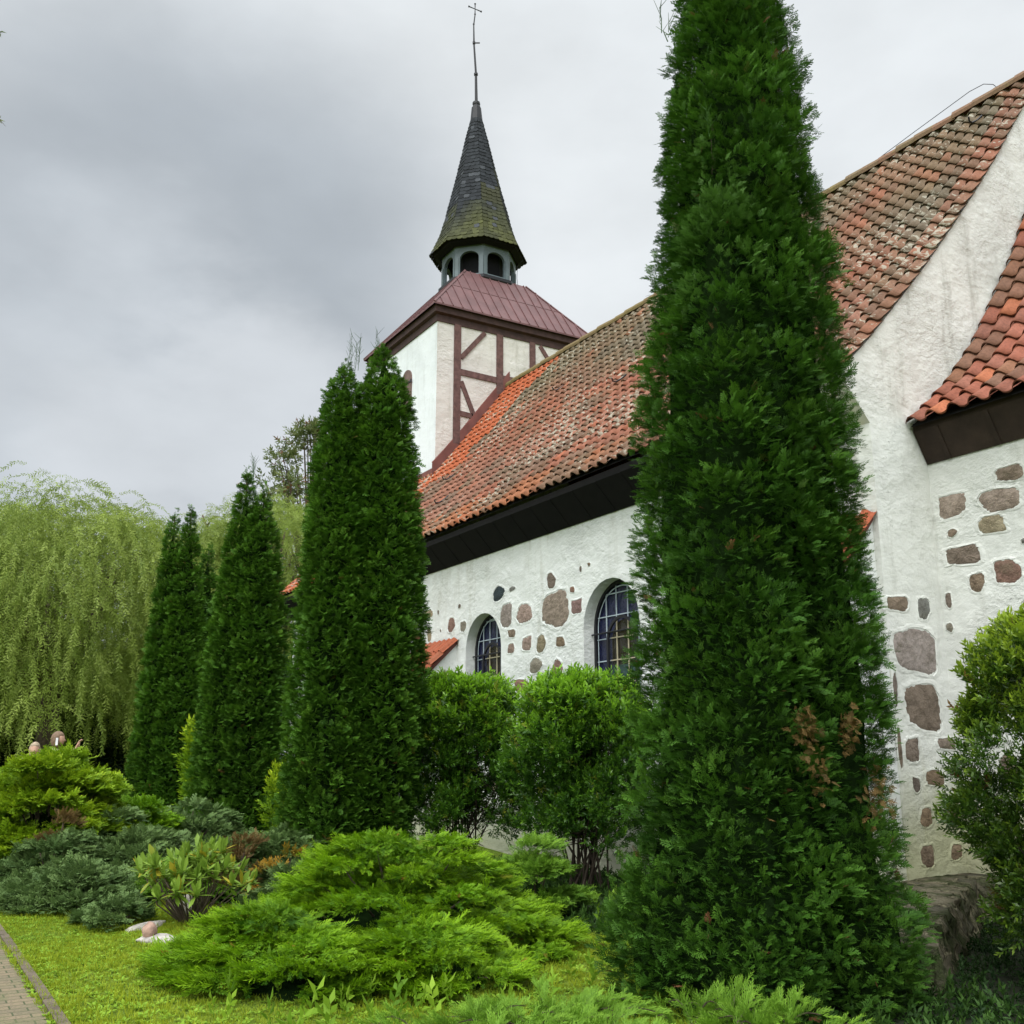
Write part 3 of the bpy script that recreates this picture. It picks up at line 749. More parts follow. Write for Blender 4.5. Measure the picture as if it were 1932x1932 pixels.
# spire: slates on eight flared faces; the axis leans a little
SPZ = np.array([16.36, 16.60, 17.04, 17.52, 17.92, 18.8, 19.72, 20.4, 21.05]); SPR = np.array([1.47, 1.34, 1.15, 1.01, .92, .70, .49, .345, .185])
def spx(z): t_ = (z-15.2)/10; return CX - .10*t_, CY - .17*t_
sb = MB(); rings = []
for z in np.linspace(16.38, 21.05, 16):
    cx, cy = spx(z); rings += octo(float(np.interp(z, SPZ, SPR))-.02, z, cx=cx, cy=cy)
sb.add(rings, [(i*8+k, i*8+(k+1) % 8, (i+1)*8+(k+1) % 8, (i+1)*8+k) for i in range(15) for k in range(8)])
sp = MB()
z = 16.34; row = 0
while z < 21.0:
    ex = .135; r0 = float(np.interp(z, SPZ, SPR)); r1 = float(np.interp(z+ex*1.35, SPZ, SPR)); zn = z + ex*1.35
    c0, c1 = spx(z), spx(zn)
    A = octo(r0+.022, z, cx=c0[0], cy=c0[1]); B = octo(r1+.004, zn, cx=c1[0], cy=c1[1])
    for k in range(8):
        a0, a1 = Vector(A[k]), Vector(A[(k+1) % 8]); b0, b1 = Vector(B[k]), Vector(B[(k+1) % 8])
        Wd = (a1-a0).length; n = max(2, int(round(Wd/.17)))
        off = random.uniform(-.12, .12)
        ts = [0] + [min(.98, max(.02, (i+off+(.5 if row % 2 else 0)*.4)/n)) for i in range(1, n)] + [1]
        ts = sorted(ts)
        for i in range(len(ts)-1):
            t0, t1 = ts[i], ts[i+1]
            if t1-t0 < .03: continue
            dz = Vector((0, 0, random.uniform(-.012, .012)))
            p0, p1 = a0.lerp(a1, t0)+dz, a0.lerp(a1, t1)+dz; q0, q1 = b0.lerp(b1, t0), b0.lerp(b1, t1)
            mid = p0.lerp(p1, .6); mid = mid + Vector((0, 0, -.028))
            outw = Vector((a0.x+a1.x-2*c0[0], a0.y+a1.y-2*c0[1], 0)).normalized()*random.uniform(0, .012)
            h_ = (z-16.3)/4.8; v = random.uniform(.75, 1.3)
            c = (.026*v, .029*v, .034*v)
            mz = vnoise(k*1.7+t0, z*1.6, 6)
            if h_ < .30: c = lerp3(c, (.070*v, .074*v, .026*v), min(1., max(0, (.34-h_)*3.2+(mz-.5)*.9)))
            elif k in (7, 0) and mz > .55 and h_ < .6: c = lerp3(c, (.075, .075, .025), .5)
            if random.random() < .05: c = (.065, .07, .08)
            lower = p0.lerp(p1, .15)+Vector((0, 0, -.02))
            pts = [p0+outw, lower+outw, mid+outw, p1+outw, q1, q0]
            th = -outw.normalized()*.015 if outw.length > 0 else Vector((0, 0, 0))
            sp.add(pts + [p0+th, lower+th, mid+th, p1+th], [(0, 1, 2, 3, 4, 5), (6, 7, 1, 0), (7, 8, 2, 1), (8, 9, 3, 2)], c)
    z += ex; row += 1
so = sp.build('spire', M['slate'], CH); sb.build('spire_boarding', M['tarred'], so)
cp = MB(); rr = [(21.00, .20), (21.08, .195), (21.55, .150), (21.60, .11), (21.64, .11), (21.66, .125), (21.74, .12), (21.76, .05)]
vs = []
for z, q in rr:
    cx, cy = spx(z); vs += octo(q, z, cx=cx, cy=cy)
cp.add(vs, [(i*8+k, i*8+(k+1) % 8, (i+1)*8+(k+1) % 8, (i+1)*8+k) for i in range(len(rr)-1) for k in range(8)])
cp.build('spire_cap', M['black_metal'], CH)
# iron rod and cross
def rp(z, ds=0.):
    cx, cy = spx(z); return (cx+ds*.51, cy+ds*.86, z)
rod = MB(); rod.tube([rp(21.7), rp(22.75)], [.05, .04], 8); rod.tube([rp(22.73), rp(22.80)], .065, 8); rod.tube([rp(22.8), rp(23.9, -.05), rp(24.6, -.05), rp(25.0)], [.034, .028, .02, .02], 6)
rod.tube([rp(23.88, -.05), rp(23.96, -.05)], .045, 8); rod.bar(rp(23.92, -.05), rp(23.92, .14), .03, .03)
rod.tube([rp(24.60, -.05), rp(24.64, -.05)], .03, 6)
ro = rod.build('spire_rod', M['black_metal'], CH)
cr = MB(); cz = 25.19
cA = Vector(rp(cz)); ax = Vector((0, 1, 0)); 
for d in (Vector((0, 0, 1)), Vector((0, 0, -1)), ax, -ax):
    l = .2 if abs(d.z) else .24
    cr.tube([cA, cA+d*l*.8, cA+d*l], [.013, .018, .034], 6)
cr.build('cross', M['black_metal'], CH)
wr = MB(); wr.tube([rp(16.3, 1.35), rp(16.1, 1.18), rp(15.7, 1.16), rp(15.2, 1.2)], .007, 4); wr.build('conductor_wire', M['black_metal'], CH)

# ---- buttresses with tiled caps
def buttress(x0, x1, yf, ztop, zlow, name_lbl=None):
    b = MB(); y0 = 9.0
    side = [(y0, -.2), (yf-.03, -.2), (yf, zlow-.10), (yf+.0, zlow), (y0, ztop-.05)]
    vs = [(x0, y, z) for y, z in side] + [(x1, y, z) for y, z in side]
    b.add(vs, [(0, 1, 2, 3, 4)[::-1], (5, 6, 7, 8, 9)] + [(i, i+1, i+6, i+5) for i in range(4)])
    b.box((x0-.06, yf-.10, -.2), (x1+.06, y0, zlow-.45))
    bo = b.build('buttress', M['wall'], CH)
    # tiles on the cap
    tb = MB(); slope = Vector((0, yf-.10-y0, zlow-.02-ztop)); Ln = slope.length; dn = slope.normalized(); nrm = Vector((0, -dn.z, dn.y)); 
    if nrm.z < 0: nrm = -nrm
    n = int(round((x1-x0+.16)/.2)); pw = (x1-x0+.16)/n
    for c_ in range(n):
        for r_ in range(3):
            s0 = Ln*(r_)/3 - .02; s1 = Ln*(r_+1)/3 + .05
            xx = x0-.08+c_*pw; col = lerp3((.40, .10, .045), (.34, .115, .06), random.random()); K = 8; vs = []
            for (s, u_) in ((s0, .012), (s1, .045), (s1, .028)):
                for k in range(K+1):
                    t_ = k/K; hg = .062*math.sin(math.pi*t_/.62)**.8 if t_ < .62 else -.012*math.sin(math.pi*(t_-.62)/.38)
                    p = Vector((xx+t_*pw*1.03, y0, ztop)) + dn*s + nrm*(hg+u_+.012)
                    vs.append(p)
            tb.add(vs, [(q*(K+1)+k, (q+1)*(K+1)+k, (q+1)*(K+1)+k+1, q*(K+1)+k+1) for q in range(2) for k in range(K)], col)
    tb.build('cap_tiles', M['tile_new'], bo, smooth=False)
    # mortar fillet closing the gap
    mf = MB(); mf.add([(x0-.02, y0, ztop-.06), (x1+.02, y0, ztop-.06), (x1+.02, yf-.04, zlow-.04), (x0-.02, yf-.04, zlow-.04), (x0-.02, y0, ztop+.03), (x1+.02, y0, ztop+.03), (x1+.02, yf-.04, zlow+.03), (x0-.02, yf-.04, zlow+.03)],
                      [(0,1,2,3), (4,7,6,5), (1,5,6,2), (0,3,7,4), (3,2,6,7)]); mf.build('cap_mortar', M['flashing'], bo)
buttress(-18.55, -17.12, 8.36, 3.74, 3.06)
buttress(-8.5, -7.38, 8.0, 4.20, 2.95)

# ---- exposed fieldstones in the plaster
def stone_mat():
    m, t, b = new_mat('granite_fieldstone')
    at = N(t, 'ShaderNodeAttribute'); at.attribute_name = 'tint'
    n = noise(t, 9, 6, .65); f = noise(t, 70, 3, .6); blot = noise(t, 3.5, 4, .5, dist=.5)
    c = mixc(t, at.outputs['Color'], mixc(t, at.outputs['Color'], (.6, .58, .55), 1., 'MULTIPLY'), maprange(t, n, .38, .66))
    c = mixc(t, c, mixc(t, at.outputs['Color'], (1.25, 1.22, 1.15), 1., 'MULTIPLY'), maprange(t, f, .55, .7))
    c = mixc(t, c, (.10, .09, .05), math_(t, 'MULTIPLY', maprange(t, blot, .6, .75), .6))
    L(t, c, b.inputs['Base Color']); b.inputs['Roughness'].default_value = .85
    nb = bump(t, None, n, .9, .05); bump(t, b, f, .4, .01, nb); return m
M['stone'] = stone_mat()
SC = dict(t=(.31, .255, .22), p=(.34, .25, .215), d=(.04, .048, .045), r=(.25, .15, .125), g=(.23, .22, .19), b=(.22, .165, .12), o=(.30, .26, .18))
def stone(plane, u_, z, wd, ht, col, sq=.0):
    """irregular flat-topped stone in the wall; plane: 'S' nave south, 'E' gable east, 'C' chancel south"""
    n = 36; ph = [random.uniform(0, 6.28) for _ in range(4)]; mb = MB()
    def pt(t_, k):
        rr = 1 + .09*math.sin(2*t_+ph[0]) + .06*math.sin(3*t_+ph[1]) + .035*math.sin(5*t_+ph[2]) + random.uniform(-.022, .022) + .014*math.sin(9*t_+ph[3])
        cx, sx = math.cos(t_), math.sin(t_); ex = 2/(2+sq*4)
        cx = math.copysign(abs(cx)**ex, cx); sx = math.copysign(abs(sx)**ex, sx)
        return cx*wd/2*rr*k, sx*ht/2*rr*k
    base = [pt(2*math.pi*i/n, 1.) for i in range(n)]
    rings = [(1.02, -.014), (.985, -.002), (.80, .005), (.4, .009)]
    def to3(a, b, d):
        if plane == 'S': return (u_+a, 9.0-d, z+b)
        if plane == 'C': return (u_+a, 9.93-d, z+b)
        return (NAVE_E+d, u_+a, z+b)
    vs = [to3(p[0]*k, p[1]*k, d + (random.uniform(-.004, .004) if k < .9 else 0)) for k, d in rings for p in base] + [to3(0, 0, .010)]
    fs = [(r_*n+i, r_*n+(i+1) % n, (r_+1)*n+(i+1) % n, (r_+1)*n+i) for r_ in range(3) for i in range(n)] + [(3*n+i, 3*n+(i+1) % n, 4*n) for i in range(n)]
    v = random.uniform(.85, 1.12); hue = random.uniform(-.02, .02); mb.add(vs, fs, tuple(max(.01, q*v+hue*w_) for q, w_ in zip(SC[col], (1, .1, -1))))
    o = mb.build('fieldstone', M['stone'], CH, smooth=True)
    # ragged lip of plaster round the stone
    rim = MB(); rv = []; sc_ = min(1., .25/max(wd, ht)+.35)
    jit = [random.uniform(-.035, .03)*sc_ for _ in base]
    for k, d_, jk in ((.975, -.004, 1.), (.985, .007, 1.), (1+.14*sc_, .004, .8), (1+.34*sc_, -.004, .3)):
        for i, p in enumerate(base):
            kk = k+jit[i]*jk; rv.append(to3(p[0]*kk, p[1]*kk, d_+(random.uniform(-.003, .003) if d_ > 0 else 0)))
    rim.add(rv, [(r_*n+i, r_*n+(i+1) % n, (r_+1)*n+(i+1) % n, (r_+1)*n+i)[::-1] for r_ in range(3) for i in range(n)])
    rim.build('plaster_edge', M['wall'] if plane == 'S' else M['wall_east'], o)
NS = [(-18.36,4.40,.41,.15,'o',.4),(-17.92,4.38,.09,.09,'b',0),(-17.36,4.07,.34,.28,'r',0),(-16.88,3.99,.23,.22,'g',.2),(-17.03,4.39,.11,.09,'b',0),
(-15.56,4.43,.44,.27,'d',0),(-15.09,4.45,.21,.09,'g',0),(-15.29,4.01,.45,.41,'t',.2),(-14.69,3.97,.48,.37,'p',.1),(-13.72,3.93,.79,.67,'t',.1),
(-13.85,4.41,.28,.28,'b',0),(-13.13,3.90,.30,.25,'r',.9),(-13.24,4.18,.15,.10,'r',.2),(-13.00,4.47,.08,.10,'b',0),(-12.77,4.51,.09,.06,'b',0),
(-15.11,3.68,.27,.14,'b',.5),(-15.13,3.42,.26,.16,'p',.3),(-14.61,3.46,.34,.23,'p',.3),(-14.17,3.41,.30,.29,'o',.1),(-13.60,3.39,.26,.17,'b',.4),
(-14.34,3.07,.39,.27,'g',0),(-13.69,2.98,.31,.32,'r',-.1),(-14.79,2.77,.53,.22,'r',.1),(-13.75,2.59,.55,.27,'t',.1),(-18.30,3.97,.22,.29,'o',0),(-17.80,4.01,.06,.06,'b',0),
(-15.2,2.1,.5,.35,'t',.2),(-14.2,1.9,.45,.4,'b',.2),(-13.6,1.4,.5,.4,'t',.2),(-14.6,1.2,.45,.3,'g',.2),(-15.6,1.2,.5,.35,'p',.2),(-13.0,.7,.5,.35,'b',.2),
(-24.6,3.9,.35,.22,'b',.2),(-25.2,3.2,.4,.3,'t',.2),(-24.9,2.4,.35,.3,'b',.1),(-24.4,1.7,.4,.35,'t',.1)]
ES = [(9.20,3.22,.34,.17,'b',.5),(9.62,3.20,.22,.24,'g',.2),(9.44,2.72,.66,.53,'t',.35),(9.47,2.13,.62,.48,'b',.3),(9.23,1.68,.21,.27,'b',.5),(9.24,1.33,.13,.15,'b',.2),
(9.80,1.75,.30,.14,'t',.2),(9.55,1.39,.30,.18,'b',.2),(9.79,1.06,.22,.29,'b',.3),(9.35,1.00,.21,.19,'b',.2),(9.32,.62,.20,.25,'b',.2),(9.78,.64,.20,.16,'b',.2),(9.04,2.30,.07,.40,'b',0),(9.03,1.70,.06,.5,'b',0)]
CS = [(-7.20,3.30,.09,.16,'b',.2),(-7.22,3.00,.09,.11,'g',0),(-6.31,4.55,.32,.18,'b',.3),(-7.04,4.35,.39,.25,'t',.5),(-6.46,4.29,.50,.26,'t',.2),(-6.58,4.04,.34,.19,'o',.4),
(-7.07,4.04,.12,.10,'b',0),(-6.96,3.77,.42,.22,'b',.7),(-6.47,3.51,.32,.27,'r',.2),(-6.83,3.45,.21,.20,'b',.1),(-6.22,3.80,.12,.06,'g',0),(-6.6,2.9,.3,.2,'t',.2),(-6.2,3.1,.3,.2,'b',.2),(-6.6,2.2,.35,.25,'b',.2),(-6.7,1.5,.2,.25,'b',.2),(-6.2,1.6,.3,.25,'t',.2),(-6.2,.8,.3,.25,'b',.2),(-5.6,4.3,.4,.25,'t',.3),(-5.5,3.6,.35,.3,'b',.2)]
for a in NS: stone('S', *a[:5], sq=a[5])
for a in ES: stone('E', *a[:5], sq=a[5])
for a in CS: stone('C', *a[:5], sq=a[5])

# plinth of the chancel and the old rubble garden wall running out from the corner
def rough_block(name, outline_top, ztop, out, mat, parent=None, nz=7, amp=.03, zend=None):
    """solid with the given top outline (CCW), spreading outwards by `out` towards the ground, lumpy"""
    pts = []
    n0 = len(outline_top)
    for i in range(n0):
        a, b = Vector(outline_top[i]), Vector(outline_top[(i+1) % n0]); k = max(1, int((b-a).length/.12))
        pts += [a.lerp(b, j/k) for j in range(k)]
    n = len(pts); cen = sum(pts, Vector((0, 0)))/n; mb = MB(); vs = []
    for j in range(nz+1):
        f = j/nz
        for i, p in enumerate(pts):
            t_ = (pts[(i+1) % n]-pts[i-1]).normalized(); nr_ = Vector((t_.y, -t_.x))
            zt_ = ztop if zend is None else ztop + (zend-ztop)*i_frac(p, outline_top)
            q = p + nr_*(out*f + (vnoise(p.x*7+f*6, p.y*7+f*7, 11)-.5)*amp*2.4)
            vs.append((q.x, q.y, zt_*(1-f) - .1*f + (vnoise(p.x*6, p.y*6, 3)-.5)*amp*(1-f)))
    fs = [(j*n+i, (j+1)*n+i, (j+1)*n+(i+1) % n, j*n+(i+1) % n) for j in range(nz) for i in range(n)]
    tri = tessellate_polygon([[Vector((p.x, p.y, 0)) for p in pts]])
    for a, b, c in tri:
        nz_ = (pts[b]-pts[a]).to_3d().cross((pts[c]-pts[a]).to_3d()).z
        fs.append((a, b, c) if nz_ > 0 else (a, c, b))
    mb.add(vs, fs); return mb.build(name, mat, parent, smooth=True)
def i_frac(p, ol): return min(1, max(0, (9.7-p.y)/3.5))
rough_block('plinth', [(-7.28, 9.92), (-7.28, 9.60), (-7.05, 9.62), (-6.9, 9.78), (CE, 9.78), (CE, 9.92)], .42, .10, M['rubble'], CH)
lw = rough_block('low_stone_wall', [(-7.62, 9.2), (-6.0, 6.72), (-5.1, 6.3), (-5.0, 6.4), (-5.35, 6.80), (-7.02, 9.66), (-7.30, 9.62)], .43, .10, M['rubble'], None, amp=.035, zend=.30)
tag(lw, 'low mossy rubble wall running out from the church corner beside the tallest thuja', 'garden wall')
#FOLIAGE
# ------------------------------------------------------------------ vegetation
def unit(a): return a / np.maximum(np.linalg.norm(a, axis=-1, keepdims=True), 1e-9)
def spray_mesh(name, batches, mat, parent=None, label=None):
    """batches: list of (template, pos, dirs, ups, scale, tint_rand, tint_extra); each template is (verts Vx3, quads Fx4, tip V)"""
    VV, FF, CC, off = [], [], [], 0
    for T_, pos, d, up, s, cr_, ex in batches:
        n = len(pos)
        if n == 0: continue
        tv, tf, tt = T_; d = unit(d); x = unit(np.cross(d, up)); z = np.cross(x, d)
        s = np.broadcast_to(np.asarray(s, float), (n,))
        v = (x[:, None, :]*tv[None, :, 0:1] + d[:, None, :]*tv[None, :, 1:2] + z[:, None, :]*tv[None, :, 2:3]) * s[:, None, None] + pos[:, None, :]
        VV.append(v.reshape(-1, 3)); k = len(tv)
        FF.append((tf[None] + (np.arange(n)*k)[:, None, None] + off).reshape(-1, 4)); off += n*k
        c = np.ones((n, k, 4), np.float32); c[:, :, 0] = cr_[:, None]; c[:, :, 1] = tt[None]*ex[:, None]; c[:, :, 2] = rng.rand(n)[:, None]
        CC.append(c.reshape(-1, 4))
    V = np.concatenate(VV).astype(np.float32); F = np.concatenate(FF).astype(np.int32); C = np.concatenate(CC)
    me = bpy.data.meshes.new(name); me.vertices.add(len(V)); me.vertices.foreach_set('co', V.ravel())
    me.loops.add(F.size); me.loops.foreach_set('vertex_index', F.ravel())
    me.polygons.add(len(F)); me.polygons.foreach_set('loop_start', np.arange(0, F.size, 4, dtype=np.int32))
    me.update(calc_edges=True)
    at = me.color_attributes.new('tint', 'FLOAT_COLOR', 'POINT'); at.data.foreach_set('color', C.ravel())
    me.materials.append(mat); o = bpy.data.objects.new(name, me); link(o, parent)
    if label: o['label'] = label
    return o

def T_quads(segs, bend=.0, tipf=None):
    """segs: (x0,y0,x1,y1,width,tip0,tip1[,z0,z1]) thin rhomb leaflets in the x-y plane"""
    v, f, t_ = [], [], []
    for s in segs:
        x0, y0, x1, y1, w_, a, b = s[:7]; z0, z1 = (s[7], s[8]) if len(s) > 7 else (0, 0)
        dx, dy = x1-x0, y1-y0; l = math.hypot(dx, dy) or 1; nx, ny = -dy/l*w_/2, dx/l*w_/2
        mx, my, mz = x0+dx*.45, y0+dy*.45, z0+(z1-z0)*.45
        o = len(v); v += [(x0, y0, z0), (mx+nx, my+ny, mz+w_*.12), (x1, y1, z1), (mx-nx, my-ny, mz-w_*.12)]
        f.append((o, o+1, o+2, o+3)); t_ += [a, (a+b)/2, b, (a+b)/2]
    v = np.array(v, float); v[:, 2] -= bend*v[:, 1]**2
    return v, np.array(f), np.array(t_, float)
def fan_template(nb=10, sub=1, w_=.088, spread=48, length=1., bend=.25, seed=0, ragged=.1):
    r_ = random.Random(seed); segs = [(0, 0, 0, length, w_, .0, .9)]
    for i in range(nb):
        y = .12 + .8*i/nb; sgn = 1 if i % 2 else -1; l = (.50*(1-y)**.7+.12)*r_.uniform(1-ragged*2, 1+ragged)
        a = R(spread*(1-.25*y)+r_.uniform(-6, 6)); x1, y1 = sgn*l*math.sin(a), y+l*math.cos(a); z1 = r_.uniform(-.06, .06)
        segs.append((0, y, x1, y1, w_*.9, .1, .8, 0, z1))
        for k in range(sub):
            f = .35+.35*k/max(1, sub-1) if sub > 1 else .5; s2 = 1 if k % 2 else -1; l2 = l*.45
            a2 = a*sgn+R(38)*s2; px, py = x1*f, y+(y1-y)*f
            segs.append((px, py, px+l2*math.sin(a2), py+l2*math.cos(a2), w_*.75, .3, 1., z1*f, z1+r_.uniform(-.04, .04)))
    return T_quads(segs, bend)
def needle_template(nb=12, w_=.045, spread=24, seed=0, bend=-.12):
    """long feathery juniper tip"""
    r_ = random.Random(seed); segs = [(0, 0, 0, 1., w_, 0, 1.)]
    for i in range(nb):
        y = .08+.82*i/nb; sgn = 1 if i % 2 else -1; l = (.30*(1-y)**.6+.12)*r_.uniform(.75, 1.15); a = R(spread+r_.uniform(-6, 12))
        x1, y1, z1 = sgn*l*math.sin(a), y+l*math.cos(a), r_.uniform(-.09, .12)
        segs.append((0, y, x1, y1, w_, .15, .9, 0, z1)); 
        if l > .22: segs.append((x1*.5, y+(y1-y)*.5, x1*.5+sgn*l*.1, y+(y1-y)*.5+l*.45, w_*.8, .4, 1., z1*.5, z1*.5+.07))
    return T_quads(segs, bend)
def leafy_template(nl=10, ll=.42, lw=.15, seed=0, stem=.02, ang=55):
    """upright shoot with pairs of pointed leaves; unit length"""
    r_ = random.Random(seed); v, f, t_ = [], [], []
    def leaf(p, d, w_, tip):
        d = Vector(d).normalized(); sd_ = d.cross(Vector((0, 0, 1)))
        if sd_.length < .1: sd_ = Vector((1, 0, 0))
        sd_.normalize(); L_ = d.length; up = sd_.cross(d); o = len(v)
        a = Vector(p); l = ll*r_.uniform(.8, 1.15); m = a+d*l*.45; e = a+d*l-Vector((0, 0, 0))+up*(-.15*l)
        v.extend([tuple(a), tuple(m+sd_*w_/2+up*w_*.25), tuple(e), tuple(m-sd_*w_/2+up*w_*.25)]); f.append((o, o+1, o+2, o+3)); t_.extend([tip*.7, tip, tip, tip])
    o = len(v); v.extend([(-stem, 0, 0), (stem, 0, 0), (stem*.4, 1, 0), (-stem*.4, 1, 0)]); f.append((o, o+1, o+2, o+3)); t_.extend([0, 0, .5, .5])
    for i in range(nl):
        y = .15+.83*i/(nl-1); az = i*2.4+r_.uniform(-.4, .4); a = R(ang*(1-.45*y)+r_.uniform(-12, 12))
        leaf((0, y, 0), (math.sin(a)*math.cos(az), math.cos(a), math.sin(a)*math.sin(az)), lw*r_.uniform(.8, 1.15), y**2)
    return np.array(v, float), np.array(f), np.array(t_, float)

FAN = [fan_template(seed=i, ragged=.15) for i in range(3)]
FAN_S = [fan_template(nb=7, sub=1, w_=.125, seed=i+9, ragged=.15) for i in range(3)]
NEED = [needle_template(seed=i) for i in range(3)]
NEED_S = [needle_template(nb=7, w_=.07, seed=i+5) for i in range(2)]
LEAFY = [leafy_template(seed=i) for i in range(3)]
LEAFY_S = [leafy_template(nl=7, ll=.5, lw=.2, seed=i+4) for i in range(2)]

M['core'] = plain('dark_inner_twig_hull', (.010, .022, .006), 1.0, var=.5, scale=14, bstr=1., spec=.0)  # dark twig hull added inside the plants to block light
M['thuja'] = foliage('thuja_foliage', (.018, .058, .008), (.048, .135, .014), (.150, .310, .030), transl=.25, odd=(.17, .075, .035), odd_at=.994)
M['thuja_mid'] = foliage('thuja_foliage_lighter', (.022, .070, .008), (.062, .165, .015), (.19, .37, .03), transl=.25, odd=(.17, .075, .035), odd_at=.996)
M['thuja_light'] = foliage('thuja_leader_foliage', (.04, .10, .016), (.07, .16, .025), (.14, .28, .05), transl=.25)
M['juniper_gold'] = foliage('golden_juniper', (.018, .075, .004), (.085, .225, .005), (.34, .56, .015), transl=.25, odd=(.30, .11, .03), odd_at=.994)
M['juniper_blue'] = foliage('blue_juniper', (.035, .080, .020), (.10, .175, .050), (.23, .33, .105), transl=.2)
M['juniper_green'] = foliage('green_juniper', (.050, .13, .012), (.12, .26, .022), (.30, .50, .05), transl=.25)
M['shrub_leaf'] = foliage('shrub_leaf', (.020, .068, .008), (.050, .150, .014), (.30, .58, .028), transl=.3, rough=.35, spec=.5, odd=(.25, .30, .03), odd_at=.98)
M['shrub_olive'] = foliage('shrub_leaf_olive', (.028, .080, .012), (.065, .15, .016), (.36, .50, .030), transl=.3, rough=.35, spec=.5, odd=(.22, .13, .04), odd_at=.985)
M['willow'] = foliage('willow_leaf', (.10, .16, .025), (.24, .32, .055), (.40, .48, .12), transl=.35, rough=.5)
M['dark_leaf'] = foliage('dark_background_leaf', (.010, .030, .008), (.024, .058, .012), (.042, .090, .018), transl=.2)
M['tree_leaf'] = foliage('tree_leaf', (.08, .12, .035), (.16, .20, .065), (.22, .24, .09), transl=.3, odd=(.20, .10, .05), odd_at=.93)
M['yellow_shrub'] = foliage('yellow_green_leaf', (.06, .15, .008), (.17, .31, .010), (.42, .55, .02), transl=.3)
M['autumn'] = foliage('orange_yellow_leaf', (.10, .13, .02), (.40, .20, .02), (.55, .30, .03), transl=.3)
M['rhodo'] = foliage('rhododendron_leaf', (.12, .21, .02), (.20, .32, .035), (.29, .43, .07), transl=.25, rough=.45, spec=.3, odd=(.38, .33, .03), odd_at=.86)
M['brown'] = foliage('browned_foliage', (.07, .05, .02), (.16, .10, .035), (.24, .15, .05), transl=.2)
M['shade_leaf'] = foliage('shade_coloured_leaf', (.020, .055, .010), (.045, .105, .018), (.09, .17, .03), transl=.2)  # leaf colour darkened to paint shade under shrubs and thuja
M['grass'] = foliage('grass_blade', (.17, .25, .014), (.31, .38, .020), (.46, .53, .05), transl=.35)
M['clover'] = foliage('lawn_herb_leaf', (.12, .25, .018), (.23, .38, .025), (.33, .50, .05), transl=.3)

HV = np.array([-math.cos(AZ), math.sin(AZ), 0.]); RV = np.array([math.sin(AZ), math.cos(AZ), 0.])
HV2 = unit(np.array([-1., 0.15, 0.])); 

